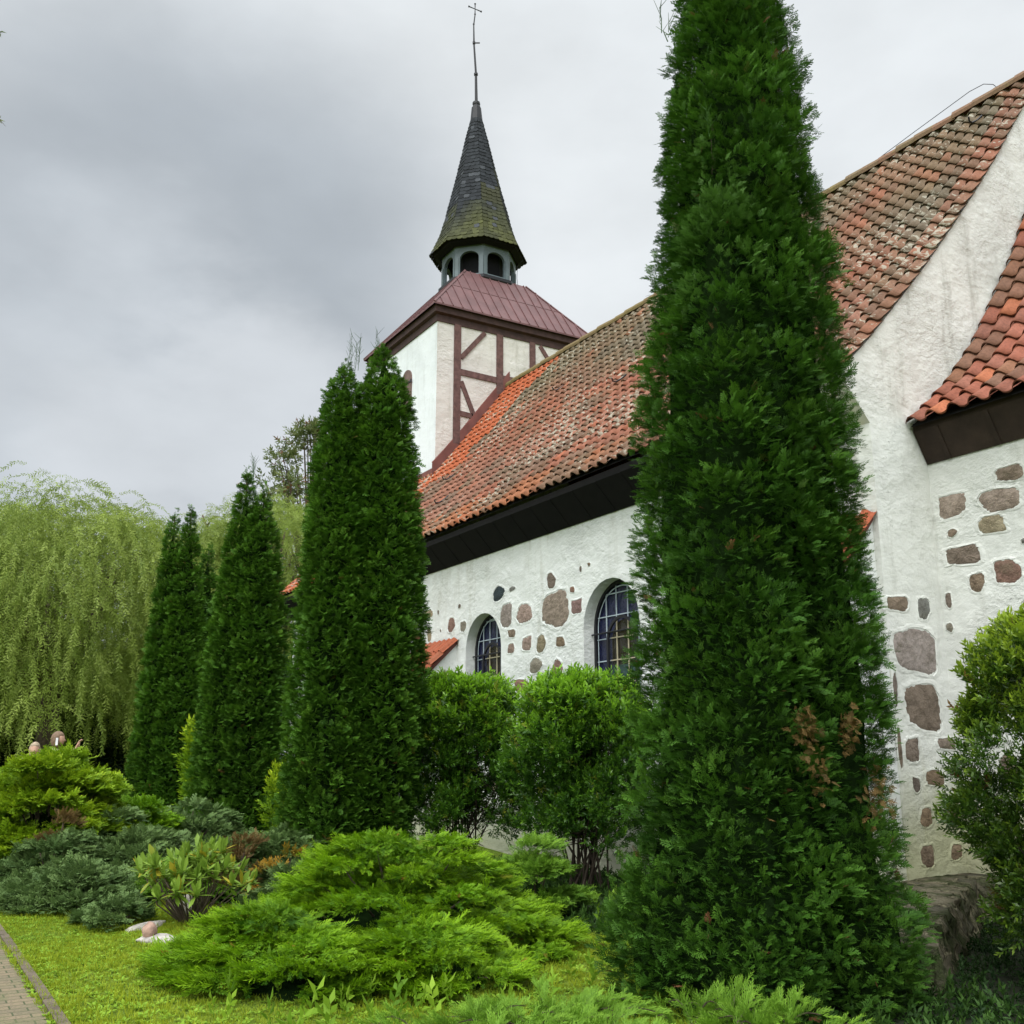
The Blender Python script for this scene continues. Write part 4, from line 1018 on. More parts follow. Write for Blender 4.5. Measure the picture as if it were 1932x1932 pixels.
def thuja(name, base, lobes, label, nclump, nspray, size, fans, group='columnar thujas in a row along the church wall', shoots=None, light_lobe=None, mat='thuja', clump_r=.20, relief=.10, patches=()):
    """lobes: [[(z, s, d, r)...]...]; s along RV, d along HV, relative to base"""
    root = empty(name, tuple(base), label, 'thuja', group)
    base = np.array(base, float)
    LB = [np.array(sorted(l), float) for l in lobes]
    def at(l, z): return [np.interp(z, l[:, 0], l[:, k]) for k in (1, 2, 3)]
    pos, dr, up, sc_, tr_, ex = [], [], [], [], [], []
    tot = [np.trapz(l[:, 3], l[:, 0])*1. for l in LB]
    light = []
    for li, l in enumerate(LB):
        nc = int(nclump*tot[li]/sum(tot)); zmax = l[-1, 0]
        cdf = np.cumsum(np.interp(np.linspace(0, zmax, 200), l[:, 0], l[:, 3])+.05); cdf /= cdf[-1]
        for ic in range(nc):
            z = np.interp(((ic+.5)*.7548776662+.31*li) % 1., cdf, np.linspace(0, zmax, 200)); th = 2*math.pi*((ic*.5698402910+.17*li) % 1.)+rng.randn()*.06
            s_, d_, r_ = at(l, z)
            ta = min(1, .30+r_*1.7); cr_ = clump_r*rng.uniform(.7, 1.4)*ta
            rr = max(r_-cr_*rng.uniform(.72, 1.08)-.02, .0)
            # long vertical folds in the column
            rr *= 1-.09*math.sin(th*5+z*.7+li)-.05*math.sin(th*9-z*1.3)
            c = np.array([s_+rr*math.cos(th), d_+rr*math.sin(th), z])
            hid = False
            for lj, m in enumerate(LB):
                if lj != li and z < m[-1, 0]:
                    s2, d2, r2 = at(m, z)
                    if math.hypot(c[0]-s2, c[1]-d2) < r2*.70: hid = True
            if hid: continue
            k = int(nspray*rng.uniform(.7, 1.3)*(cr_/clump_r)**1.3)+3
            rr = max(rr-relief*max(0, 1-1.9*vnoise(th*max(r_, .2)*2.4+li*7, z*2.0, 13+li))*min(1, r_*2), 0.); c = np.array([s_+rr*math.cos(th), d_+rr*math.sin(th), z])
            o = np.array([math.cos(th), math.sin(th), 0.])
            # sprays on the outward side of the clump
            q = unit(rng.randn(k, 3)+o*1.3+np.array([0, 0, .45]))
            q[:, 2] = np.where(q[:, 2] < -.25, -q[:, 2], q[:, 2])
            p = c + q*np.array([cr_, cr_, cr_*1.35])*rng.uniform(.62, 1.02, (k, 1))
            p[:, 2] = np.maximum(p[:, 2], .03)
            dd = unit(q*.85+o*.35+np.array([0, 0, .55])+rng.randn(k, 3)*.28)
            pos.append(p); dr.append(dd); up.append(unit(np.array([0, 0, 1.])+o*.4+rng.randn(k, 3)*.45)); sc_.append(size*(.45+.55*ta)*rng.uniform(.55, 1.25, k))
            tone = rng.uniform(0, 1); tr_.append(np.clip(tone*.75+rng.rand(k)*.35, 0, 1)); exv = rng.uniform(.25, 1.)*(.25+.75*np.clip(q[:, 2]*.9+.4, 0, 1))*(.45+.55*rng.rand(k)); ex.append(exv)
            light.append(np.full(k, light_lobe is not None and li == light_lobe and z > zmax-1.7))
    # sparse even layer of inner sprays behind the clumps
    for li, l in enumerate(LB):
        k = int(nclump*nspray*.32*tot[li]/sum(tot)); zmax = l[-1, 0]*.985
        zz = np.interp(rng.rand(k), np.linspace(0, 1, 200), np.linspace(.02, zmax, 200)); th = rng.rand(k)*2*math.pi
        s_, d_, r_ = [np.interp(zz, l[:, 0], l[:, j]) for j in (1, 2, 3)]; keep = rng.rand(k) < r_/l[:, 3].max()+.08
        rr = np.maximum(r_-.03-rng.rand(k)*.10-relief*.3, 0)*(1-.05*np.sin(th*5+zz*.7))
        p = np.stack([s_+rr*np.cos(th), d_+rr*np.sin(th), zz], 1); o = np.stack([np.cos(th), np.sin(th), 0*th], 1)
        for lj, m in enumerate(LB):
            if lj != li:
                s2, d2, r2 = [np.interp(zz, m[:, 0], m[:, j]) for j in (1, 2, 3)]; keep &= ~((np.hypot(p[:, 0]-s2, p[:, 1]-d2) < r2*.6) & (zz < m[-1, 0]))
        p, o = p[keep], o[keep]; k = len(p)
        pos.append(p); dr.append(unit(o*.9+np.array([0, 0, .45])+rng.randn(k, 3)*.3)); up.append(unit(np.array([0, 0, 1.])+o*.3+rng.randn(k, 3)*.4)); sc_.append(size*rng.uniform(.6, 1.1, k)); tr_.append(rng.rand(k)*.5); ex.append(rng.rand(k)*.3); light.append(np.zeros(k, bool))
    P_, D_, U_, S_, T_, E_, LT = [np.concatenate(a) for a in (pos, dr, up, sc_, tr_, ex, light)]
    def toW(a): return a[:, 0:1]*RV+a[:, 1:2]*HV+a[:, 2:3]*np.array([0, 0, 1.])
    P_, D_, U_ = toW(P_), toW(D_), toW(U_)
    def batches(mask):
        idx = np.nonzero(mask)[0]; which = rng.randint(0, len(fans), len(idx))
        return [(fans[k], P_[idx[which == k]], D_[idx[which == k]], U_[idx[which == k]], S_[idx[which == k]], T_[idx[which == k]], E_[idx[which == k]]) for k in range(len(fans))]
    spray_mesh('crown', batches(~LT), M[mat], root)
    if LT.any(): spray_mesh('leader', batches(LT), M['thuja_light'], root, label='paler fresh leader at the top of the front stem')
    for (s_, d_, z, r_, n_) in patches:                    # browned twigs
        p = np.array([s_, d_, z])+rng.randn(n_, 3)*np.array([r_*.5, .03, r_]); dd = rng.randn(n_, 3)*.5+np.array([0, -.8, -.2])
        spray_mesh('dead_twigs', [(fans[0], toW(p), toW(dd), rng.randn(n_, 3), rng.uniform(.035, .07, n_), rng.rand(n_), rng.rand(n_))], M['brown'], root, label='dead brown twigs')
    # dark woody inside: trunk and a dead-twig hull added to block light
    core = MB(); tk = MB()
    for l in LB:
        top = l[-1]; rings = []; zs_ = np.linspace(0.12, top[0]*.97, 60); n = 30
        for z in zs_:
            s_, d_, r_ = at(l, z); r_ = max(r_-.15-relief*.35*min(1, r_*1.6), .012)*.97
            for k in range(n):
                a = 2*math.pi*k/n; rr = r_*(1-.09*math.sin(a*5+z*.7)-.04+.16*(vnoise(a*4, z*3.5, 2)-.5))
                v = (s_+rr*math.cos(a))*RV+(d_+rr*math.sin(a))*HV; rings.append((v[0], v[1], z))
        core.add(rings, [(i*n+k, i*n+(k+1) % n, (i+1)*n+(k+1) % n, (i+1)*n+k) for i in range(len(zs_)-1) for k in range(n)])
        b0 = l[0, 1]*.35*RV+l[0, 2]*.35*HV; pts = [(b0[0], b0[1], -.1)]
        for z in np.linspace(.6, top[0]*.98, 6):
            s_, d_, r_ = at(l, z); v = s_*RV+d_*HV; pts.append((v[0], v[1], z))
        tk.tube(pts, [.11, .09, .075, .06, .045, .03, .012], 8)
    core.build('inner_twig_hull', M['core'], root, smooth=True); tk.build('trunk', M['bark'], root, smooth=True)
    if shoots:
        sh_ = MB()
        for (s_, d_, z, ln, nsh) in shoots:
            for _ in range(nsh):
                sh_ = MB()
                a = np.array([s_+rng.uniform(-.10, .10), d_+rng.uniform(-.1, .1), z+rng.uniform(-.25, .05)]); b = a+np.array([rng.uniform(-.15, .15), rng.uniform(-.1, .1), 1.])*ln*rng.uniform(.5, 1.1)
                A, B = [(v[0]*RV+v[1]*HV+np.array([0, 0, v[2]])) for v in (a, b)]
                sh_.tube([A, (A+B)/2+rng.randn(3)*.02, B], [.005, .0035, .0015], 4)
                for f in np.linspace(.2, .95, 7):
                    q = A+(B-A)*f; e = q+np.array([rng.uniform(-1, 1), rng.uniform(-1, 1), 1.3])*.09; sh_.tube([q, e], [.0035, .0015], 3, cap=False)
                sh_.build('top_shoot', M['thuja_light'], root)
    return root

E3 = lambda l, ds=0, dd=0: [(z, s+ds, d+dd, r) for (z, s, d, r) in l]
# tallest thuja, beside the low wall: several stems, one paler leader in front
b1 = 7.6*HV + 1.8*RV
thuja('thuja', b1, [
    E3([(0,1.6,0,.82),(1,1.6,0,.78),(2,1.62,0,.68),(3.3,1.67,0,.71),(5,1.75,0,.67),(6,1.80,0,.63),(6.5,1.84,0,.65),(7,1.86,0,.58),(7.5,1.88,0,.52),(8,1.88,0,.42),(8.7,1.90,0,.24),(9.1,1.95,0,.03)], -1.8),
    E3([(0,2.12,0,.50),(1,2.18,0,.54),(2,2.20,0,.56),(3,2.18,.08,.55),(4,2.14,.1,.55),(5,2.14,.1,.50),(5.7,2.2,.1,.42),(6.3,2.27,.1,.28),(6.8,2.30,.1,.08)], -1.8),
    E3([(0,1.6,-.2,.78),(1,1.6,-.2,.70),(3,1.58,-.26,.52),(4.5,1.58,-.34,.42),(5.3,1.58,-.4,.33),(5.9,1.58,-.43,.22),(6.35,1.58,-.45,.10),(6.6,1.58,-.45,.02)], -1.8),
    E3([(0,2.26,-.25,.53),(.5,2.26,-.22,.51),(1,2.24,-.18,.42),(1.5,2.28,-.15,.32),(1.85,2.30,-.1,.10)], -1.8),
    E3([(0,1.22,-.15,.60),(.4,1.20,-.15,.59),(.9,1.20,-.1,.42),(1.4,1.15,-.05,.16)], -1.8)],
    'tallest dark green thuja beside the low mossy wall, its top out of the picture', 1250, 68, .088, FAN,
    shoots=[(-.22, -.45, 6.5, .35, 4), (-.42, .0, 7.7, .3, 3)], light_lobe=2, clump_r=.24, relief=.17, patches=[(.10, -.84, 1.80, .07, 90), (.42, -.68, 1.78, .06, 80), (.16, -.80, 1.55, .09, 60), (.60, -.60, 1.36, .09, 80)])
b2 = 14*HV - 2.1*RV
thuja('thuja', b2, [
    E3([(0,-2.35,0,.66),(.5,-2.35,0,.68),(1.8,-2.35,0,.66),(3.2,-2.38,0,.57),(4.7,-2.43,0,.45),(5.5,-2.43,0,.40),(6.6,-2.42,0,.28),(6.95,-2.42,0,.15),(7.2,-2.42,0,.01)], 2.1),
    E3([(0,-1.98,.1,.60),(.5,-1.98,.1,.62),(1.8,-1.88,.1,.64),(3.2,-1.82,.1,.62),(4.7,-1.82,.1,.52),(5.5,-1.86,.1,.46),(6.6,-1.84,.1,.36),(7.1,-1.87,.1,.22),(7.4,-1.90,.1,.08),(7.5,-1.9,.1,.01)], 2.1)],
    'broad twin-topped thuja standing directly in front of the tower end of the nave', 1250, 32, .112, FAN_S,
    shoots=[(-.24, 0, 7.25, .55, 5), (.15, .1, 7.4, .4, 3)], clump_r=.14, mat='thuja_mid')
b3 = 18.5*HV - 4.85*RV
thuja('thuja', b3, [
    E3([(0,-5.05,0,.52),(1,-5.05,0,.54),(2.3,-5.02,0,.53),(3.7,-4.98,0,.47),(5.2,-4.93,0,.36),(6.2,-4.95,0,.20),(6.6,-4.97,0,.11),(6.9,-4.97,0,.01)], 4.85),
    E3([(0,-4.62,-.1,.52),(1,-4.6,-.1,.54),(2.3,-4.58,-.1,.53),(3.7,-4.58,-.1,.49),(5.2,-4.66,-.1,.37),(5.8,-4.62,-.1,.24),(6.2,-4.60,-.1,.12),(6.5,-4.58,-.1,.01)], 4.85)],
    'twin-topped thuja with a wispy tip between the broad thuja and the slim leftmost one', 1000, 27, .12, FAN_S,
    shoots=[(-.07, 0, 6.75, .5, 4)], clump_r=.15, mat='thuja_mid')
b4 = 23.5*HV - 7.75*RV
thuja('thuja', (b4[0], b4[1], .2), [
    E3([(0,-8.0,0,.50),(1,-8.0,0,.50),(2.9,-7.98,0,.42),(4.7,-7.93,0,.36),(6.3,-7.96,0,.20),(6.8,-7.95,0,.09),(7.1,-7.95,0,.01)], 7.75),
    E3([(0,-7.6,-.1,.48),(1,-7.58,-.1,.50),(2.9,-7.50,-.1,.48),(4.7,-7.52,-.1,.40),(6.3,-7.54,-.1,.22),(6.8,-7.54,-.1,.11),(7.15,-7.54,-.1,.01)], 7.75)],
    'slim twin-topped thuja at the left end of the row, against the pale willow', 820, 26, .13, FAN_S, clump_r=.16, mat='thuja_mid')
b5 = 27*HV - 8.15*RV
thuja('thuja', (b5[0], b5[1], .25), [E3([(0,0,0,.55),(2,0,0,.5),(4.5,0,0,.42),(6.1,0,0,.24),(6.9,0,0,.03)])],
    'single thuja almost hidden behind the slim twin-topped one, only its right edge showing', 360, 24, .14, FAN_S, clump_r=.2)

# ---- spreading junipers: overlapping pads of feathery tips
def plumes(name, root_pt, n, ln, up_, seed, mat, root, size=.13, per=16, spread=math.pi*2, az0=0.):
    """arching feathery branches carrying needle sprays"""
    rr = np.random.RandomState(seed); P_, D_, S_, T_, E_ = [], [], [], [], []; br = MB()
    for i in range(n):
        a = az0+spread*((i*.618) % 1.)+rr.uniform(-.2, .2); o = np.array([math.cos(a), math.sin(a), 0.]); l = ln*rr.uniform(.55, 1.1); b = np.array([root_pt[0]+rr.uniform(-1, 1)*root_pt[2], root_pt[1]+rr.uniform(-1, 1)*root_pt[3], .0]); u_ = up_*rr.uniform(.5, 1.2); pts = []; tone = rr.rand()
        for f in np.linspace(0, 1, 9): pts.append(b+o*l*f+np.array([0, 0, u_*math.sin(min(1, f*1.05)*math.pi*.62)]))
        br.tube(pts, [.008]*4+[.005]*3+[.003]*2, 4, cap=False)
        for k in range(per):
            f = .25+.75*(k+rr.rand())/per; x_ = f*8; j = min(7, int(x_)); p = pts[j]+(pts[j+1]-pts[j])*(x_-j); t_ = unit(pts[j+1]-pts[j]); sd_ = unit(np.cross(t_, [0, 0, 1.]))*(1 if k % 2 else -1)
            P_.append(p); D_.append(unit(t_*1.1+sd_*rr.uniform(.1, .75)+np.array([0, 0, rr.uniform(0, .5)]))); S_.append(size*(1.15-.55*f)*rr.uniform(.7, 1.2)); T_.append(np.clip(tone*.5+rr.rand()*.5, 0, 1)); E_.append(np.clip(.2+.7*f*rr.uniform(.5, 1.2), 0, 1))
        P_.append(pts[-1]); D_.append(unit(pts[-1]-pts[-2])); S_.append(size*.9); T_.append(.5); E_.append(1.)
    P_, D_, S_, T_, E_ = map(np.array, (P_, D_, S_, T_, E_)); w_ = rr.randint(0, 3, len(P_)); U_ = unit(np.array([0, 0, 1.])+rr.randn(len(P_), 3)*.35)
    spray_mesh(name, [(NEED[k], P_[w_ == k], D_[w_ == k], U_[w_ == k], S_[w_ == k], T_[w_ == k], E_[w_ == k]) for k in range(3)], M[mat], root); br.build('branches', M['bark'], root)
def pad_shrub(name, cx, cy, rx, ry, h, npad, nspray, size, temps, mat, label, cat='juniper', group='spreading junipers in the garden bed', pad_r=.34, rot=0., lean=.45, droop=.0, seed=1, flat=.38, dome=1.8, base_z=None, rim=None, rim_size=.17, rim_share=.3, sep=.62, zlow=.62):
    g0 = float(ground_z(cx, cy)) if base_z is None else base_z
    root = empty(name, (cx, cy, g0), label, cat, group); rr = np.random.RandomState(seed)
    ca, sa = math.cos(rot), math.sin(rot); pos, dr, up, sc_, tr_, ex = [], [], [], [], [], []; pads = []; rims = []
    for i in range(npad):
        for _ in range(12):
            a = rr.rand()*2*math.pi; q = math.sqrt(rr.rand()); x, y = q*math.cos(a), q*math.sin(a)
            zz = h*max(0., 1-q**dome)*rr.uniform(zlow, 1.0)+.05+.10*h*rr.rand()
            if all((x-p[0])**2*rx*rx+(y-p[1])**2*ry*ry+((zz-p[2])*2.4)**2 > (pad_r*sep)**2 for p in pads): break
        pads.append((x, y, zz)); pr = pad_r*rr.uniform(.7, 1.3); k = int(nspray*(pr/pad_r)**1.6)
        o = np.array([x, y, 0.]); o = o/max(np.linalg.norm(o), .15)*min(1, .3+q)
        u_ = unit(rr.randn(k, 3)*np.array([1, 1, .75])+np.array([0, 0, .55])+o*.6)
        u_[:, 2] = np.where(u_[:, 2] < -.2, -u_[:, 2]*.6, u_[:, 2])
        p = np.array([x*rx, y*ry, zz])+u_*np.array([pr, pr, pr*flat])*rr.uniform(.45, 1.0, (k, 1))
        p[:, 2] += -.25*(np.hypot(*(p[:, :2]-np.array([x*rx, y*ry])).T)**2)+rr.uniform(-.02, .02, k)
        p[:, 2] = np.maximum(p[:, 2], .02)
        rad = u_*np.array([1, 1, .35])
        dd = unit(rad*.75+o*.75+np.array([0, 0, lean-droop])+rr.randn(k, 3)*.25)
        pos.append(p); dr.append(dd); up.append(unit(np.array([0, 0, 1.])+rr.randn(k, 3)*.5)); sc_.append(size*rr.uniform(.6, 1.25, k))
        rims.append((u_[:, 2] < .45) & (u_[:, 0]*o[0]+u_[:, 1]*o[1] > .1) & (rr.rand(k) < rim_share))
        tone = rr.rand(); tr_.append(np.clip(tone*.5+rr.rand(k)*.55, 0, 1)); top_ = np.clip(u_[:, 2]*1.5+.25, 0, 1); tr_[-1] = tr_[-1]*(.25+.75*top_); ex.append(np.clip(rr.uniform(.5, 1.15)*(.35+.65*rr.rand(k))*(.15+.85*top_), 0, 1))  # lower sprays tinted darker, painting shade into the gaps between pads
    P_, D_, U_, S_, T_, E_ = [np.concatenate(a) for a in (pos, dr, up, sc_, tr_, ex)]
    Rm = np.array([[ca, sa, 0], [-sa, ca, 0], [0, 0, 1]]); P_, D_ = P_@Rm, D_@Rm
    w_ = rr.randint(0, len(temps), len(P_)); tl = list(temps)
    if rim:
        RM_ = np.concatenate(rims); w_ = np.where(RM_, len(temps)+rr.randint(0, len(rim), len(P_)), w_); tl += list(rim)
        S_ = np.where(RM_, rim_size*rr.uniform(.6, 1.3, len(P_)), S_); E_ = np.where(RM_, np.clip(E_+.35, 0, 1), E_)
        D_ = np.where(RM_[:, None], unit(D_*np.array([1, 1, .45])+rr.randn(len(P_), 3)*.18), D_)
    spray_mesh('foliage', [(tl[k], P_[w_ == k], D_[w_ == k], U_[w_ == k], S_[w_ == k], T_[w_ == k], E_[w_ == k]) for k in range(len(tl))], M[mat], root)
    br = MB()                                            # stems and dark inside
    for (x, y, zz) in pads:
        e = np.array([x*rx, y*ry, zz-.04])@Rm; br.tube([(e[0]*.05, e[1]*.05, -.03), (e[0]*.5, e[1]*.5, zz*.45), tuple(e)], [.028, .018, .006], 5)
    br.build('branches', M['bark'], root)
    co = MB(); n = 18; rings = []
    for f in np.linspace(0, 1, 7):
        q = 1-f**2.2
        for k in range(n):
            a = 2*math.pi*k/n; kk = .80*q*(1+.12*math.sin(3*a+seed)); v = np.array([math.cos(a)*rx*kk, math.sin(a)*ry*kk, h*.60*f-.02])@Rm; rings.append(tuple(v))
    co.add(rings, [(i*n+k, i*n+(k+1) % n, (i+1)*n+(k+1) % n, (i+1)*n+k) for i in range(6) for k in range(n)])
    co.build('inner_twig_hull', M['core'], root, smooth=True)
    return root

JG = dict(temps=FAN, rim=NEED, mat='juniper_gold')
def juniper(cx, cy, rx, ry, h, npad, nspray, size, label, **k): return pad_shrub('juniper', cx, cy, rx, ry, h, npad, nspray, size, k.pop('temps'), k.pop('mat'), label, **k)
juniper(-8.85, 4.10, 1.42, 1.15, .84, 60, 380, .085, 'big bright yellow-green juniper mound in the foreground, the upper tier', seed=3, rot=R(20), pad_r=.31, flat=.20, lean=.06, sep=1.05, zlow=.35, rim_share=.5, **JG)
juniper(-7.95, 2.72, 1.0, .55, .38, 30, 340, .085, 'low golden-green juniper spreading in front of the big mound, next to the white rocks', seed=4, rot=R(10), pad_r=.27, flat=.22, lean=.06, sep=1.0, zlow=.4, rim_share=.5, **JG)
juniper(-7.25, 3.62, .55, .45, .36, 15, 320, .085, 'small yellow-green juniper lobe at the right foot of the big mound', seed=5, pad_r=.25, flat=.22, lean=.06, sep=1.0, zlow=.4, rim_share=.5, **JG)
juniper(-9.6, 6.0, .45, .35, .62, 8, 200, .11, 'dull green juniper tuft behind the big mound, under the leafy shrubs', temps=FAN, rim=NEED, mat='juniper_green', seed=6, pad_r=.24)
# feathery junipers nearest the camera
r0 = empty('juniper', (-5.05, 3.15, 0), 'feathery light green juniper along the bottom edge of the view', 'juniper', 'spreading junipers in the garden bed')
plumes('foliage', (0, 0, .48, .48), 140, .46, .20, 8, 'juniper_green', r0, size=.15, per=15)
r0 = empty('juniper', (-4.62, 4.30, 0), 'pale juniper sprays standing up in front of the tallest thuja', 'juniper', 'spreading junipers in the garden bed')
plumes('foliage', (0, 0, .30, .30), 40, .30, .24, 9, 'juniper_green', r0, size=.15, per=14)
JB = dict(temps=FAN_S, rim=NEED_S, mat='juniper_blue', sep=.85, zlow=.45)
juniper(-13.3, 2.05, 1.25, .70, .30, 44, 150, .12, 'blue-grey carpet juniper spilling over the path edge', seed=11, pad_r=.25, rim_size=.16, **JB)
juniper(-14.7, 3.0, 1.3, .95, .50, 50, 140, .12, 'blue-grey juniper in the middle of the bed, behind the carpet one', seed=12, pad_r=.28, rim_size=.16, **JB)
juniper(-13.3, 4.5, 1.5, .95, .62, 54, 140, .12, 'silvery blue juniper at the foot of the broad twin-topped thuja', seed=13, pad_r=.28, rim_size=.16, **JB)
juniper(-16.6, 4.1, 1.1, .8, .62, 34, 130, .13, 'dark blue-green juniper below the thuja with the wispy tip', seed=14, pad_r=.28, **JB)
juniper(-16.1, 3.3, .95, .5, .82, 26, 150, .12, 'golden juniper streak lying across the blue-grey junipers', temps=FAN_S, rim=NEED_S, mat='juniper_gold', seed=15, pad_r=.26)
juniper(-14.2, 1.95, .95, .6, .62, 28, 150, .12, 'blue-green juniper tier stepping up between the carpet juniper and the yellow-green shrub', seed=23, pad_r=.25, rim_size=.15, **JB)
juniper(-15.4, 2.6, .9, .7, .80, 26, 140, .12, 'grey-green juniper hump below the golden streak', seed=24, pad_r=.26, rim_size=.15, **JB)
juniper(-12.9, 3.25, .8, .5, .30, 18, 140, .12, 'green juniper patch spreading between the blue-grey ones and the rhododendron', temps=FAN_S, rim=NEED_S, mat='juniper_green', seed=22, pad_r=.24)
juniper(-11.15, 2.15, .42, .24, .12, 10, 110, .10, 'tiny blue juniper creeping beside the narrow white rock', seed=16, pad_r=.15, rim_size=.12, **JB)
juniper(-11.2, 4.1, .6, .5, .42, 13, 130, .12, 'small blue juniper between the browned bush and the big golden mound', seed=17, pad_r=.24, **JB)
pad_shrub('yellow_shrub', -15.9, 2.0, 1.15, .95, 1.37, 80, 180, .15, FAN_S, 'yellow_shrub', 'rounded yellow-green shrub hiding the strollers at the left edge', 'shrub', group=None, seed=18, pad_r=.32, dome=2.6, rim=NEED_S, rim_size=.2)
pad_shrub('dead_juniper', -14.5, 2.0, .20, .18, .92, 9, 70, .11, NEED_S, 'brown', 'browned dead juniper top with a bare pale twig below the yellow-green shrub', 'juniper', group=None, seed=19, pad_r=.15, dome=3)
pad_shrub('browned_bush', -12.2, 3.65, .40, .34, .62, 10, 110, .10, NEED_S, 'brown', 'browned bush dotted with orange-yellow leaves behind the rhododendron', 'shrub', group=None, seed=20, pad_r=.20, dome=3)
pad_shrub('yellow_leaf_bush', -11.6, 3.95, .3, .2, .68, 5, 40, .09, LEAFY_S, 'autumn', 'little bush of orange-yellow leaves beside the browned bush', 'shrub', group=None, seed=21, pad_r=.16, dome=3)

# ---- leafy shrubs along the wall
def leafy_shrub(name, cx, cy, rx, ry, h, nshoot, size, mat, label, temps=LEAFY, bare=.30, group='leafy shrubs along the church wall', cat='shrub', seed=1, nstem=16, top_up=1.0, belly=.55, tall=26):
    g0 = float(ground_z(cx, cy)); root = empty(name, (cx, cy, g0), label, cat, group); rr = np.random.RandomState(seed)
    pos, dr, sc_, tr_, ex, tmp = [], [], [], [], [], []
    # the crown is a cluster of leaf masses
    nm = int(75*rx*ry/.9)+30; masses = []
    for i in range(nm):
        a = 2*math.pi*((i*.5698402910+seed*.13) % 1.); q = (.60+.40*rr.rand()) if rr.rand() < .72 else rr.rand()*.6; f = ((i+.5)*.7548776662) % 1.
        z = h*(bare+.10+(.86-bare)*f**.85); prof = (1-max(0, (z/h-.62)/.40)**2.2)**.5*(.72+.28*min(1, (z/h)/.5)) if z/h < 1 else .2
        prof = max(prof, .3); m = rr.uniform(.16, .30)
        masses.append((math.cos(a)*q*(rx*prof-m*.6), math.sin(a)*q*(ry*prof-m*.6), min(z, h-m*.5), m))
    per = nshoot//nm
    for (x, y, z, m) in masses:
        k = int(per*rr.uniform(.7, 1.3)); o = np.array([x/rx, y/ry, (z/h-.45)]); u_ = unit(rr.randn(k, 3)+o*1.2+np.array([0, 0, .35]))
        p = np.array([x, y, z])+u_*m*rr.uniform(.35, 1.0, (k, 1))*np.array([1, 1, .85]); dd = unit(u_*.8+o*.5+np.array([0, 0, .65])+rr.randn(k, 3)*.3)
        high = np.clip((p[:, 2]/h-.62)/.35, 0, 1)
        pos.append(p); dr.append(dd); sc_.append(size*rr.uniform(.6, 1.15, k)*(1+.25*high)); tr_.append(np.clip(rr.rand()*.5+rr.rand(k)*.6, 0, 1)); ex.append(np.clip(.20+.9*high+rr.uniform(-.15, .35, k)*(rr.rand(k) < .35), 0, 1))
    # fresh upright shoots on top
    k = int(tall*rx*ry*3); a = rr.rand(k)*2*math.pi; q = np.sqrt(rr.rand(k))*.85
    p = np.stack([np.cos(a)*q*rx, np.sin(a)*q*ry, h*(1-.16*q**2)-.05+rr.uniform(-.08, .05, k)], 1)
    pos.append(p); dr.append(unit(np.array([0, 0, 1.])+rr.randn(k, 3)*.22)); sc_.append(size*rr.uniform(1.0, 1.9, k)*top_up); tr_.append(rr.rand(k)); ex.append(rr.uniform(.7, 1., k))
    P_, D_, S_, T_, E_ = [np.concatenate(a) for a in (pos, dr, sc_, tr_, ex)]; P_[:, 2] = np.maximum(P_[:, 2], .05)
    U_ = unit(rr.randn(len(P_), 3)+np.array([0, 0, .3])); w_ = rr.randint(0, len(temps), len(P_))
    spray_mesh('foliage', [(temps[k], P_[w_ == k], D_[w_ == k], U_[w_ == k], S_[w_ == k], T_[w_ == k], E_[w_ == k]) for k in range(len(temps))], M[mat], root)
    st = MB()
    for i in range(nstem):
        x, y, z, m = masses[rr.randint(nm)]; b = np.array([rr.uniform(-.25, .25)*rx*.9, rr.uniform(-.25, .25)*ry, -.03])
        e = np.array([x, y, z]); mid = (b+e)/2+np.array([rr.uniform(-.08, .08), rr.uniform(-.08, .08), .05]); st.tube([b, mid, e], [.014, .010, .004], 5)
        for _ in range(5):
            f = rr.uniform(.3, .95); q_ = b+(e-b)*f; st.tube([q_, q_+unit(rr.randn(3)+np.array([0, 0, .8]))*rr.uniform(.2, .45)], [.008, .003], 4, cap=False)
    st.build('stems', M['stem_dark'], root)
    return root
M['stem_dark'] = plain('dark_shrub_stems', (.045, .034, .024), .9, var=.4)
B1 = 15*HV - .72*RV; B2 = 13.3*HV + .90*RV; BR3 = 7.9*HV + 4.36*RV
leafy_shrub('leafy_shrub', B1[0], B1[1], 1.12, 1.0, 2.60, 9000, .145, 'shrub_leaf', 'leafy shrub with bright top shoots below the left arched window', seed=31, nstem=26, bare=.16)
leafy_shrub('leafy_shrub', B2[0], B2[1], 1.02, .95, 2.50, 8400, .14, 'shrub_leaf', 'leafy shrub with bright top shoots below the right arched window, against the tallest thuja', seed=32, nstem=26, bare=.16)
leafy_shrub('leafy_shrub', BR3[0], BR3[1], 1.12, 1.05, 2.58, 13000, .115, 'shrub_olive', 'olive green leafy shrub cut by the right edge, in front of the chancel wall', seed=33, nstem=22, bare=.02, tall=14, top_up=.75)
b = 20.5*HV - 5.95*RV
leafy_shrub('leafy_shrub', b[0], b[1], .42, .42, 1.9, 1300, .17, 'yellow_shrub', 'bright green leafy shrub squeezed between two thujas at the left of the row', seed=34, temps=LEAFY_S, nstem=6, bare=.1)
b = 16.6*HV - 3.5*RV
leafy_shrub('leafy_shrub', b[0], b[1], .32, .32, 1.2, 320, .16, 'yellow_shrub', 'small yellowish shrub in the gap by the broad twin-topped thuja', seed=35, temps=LEAFY_S, nstem=5, bare=.1)

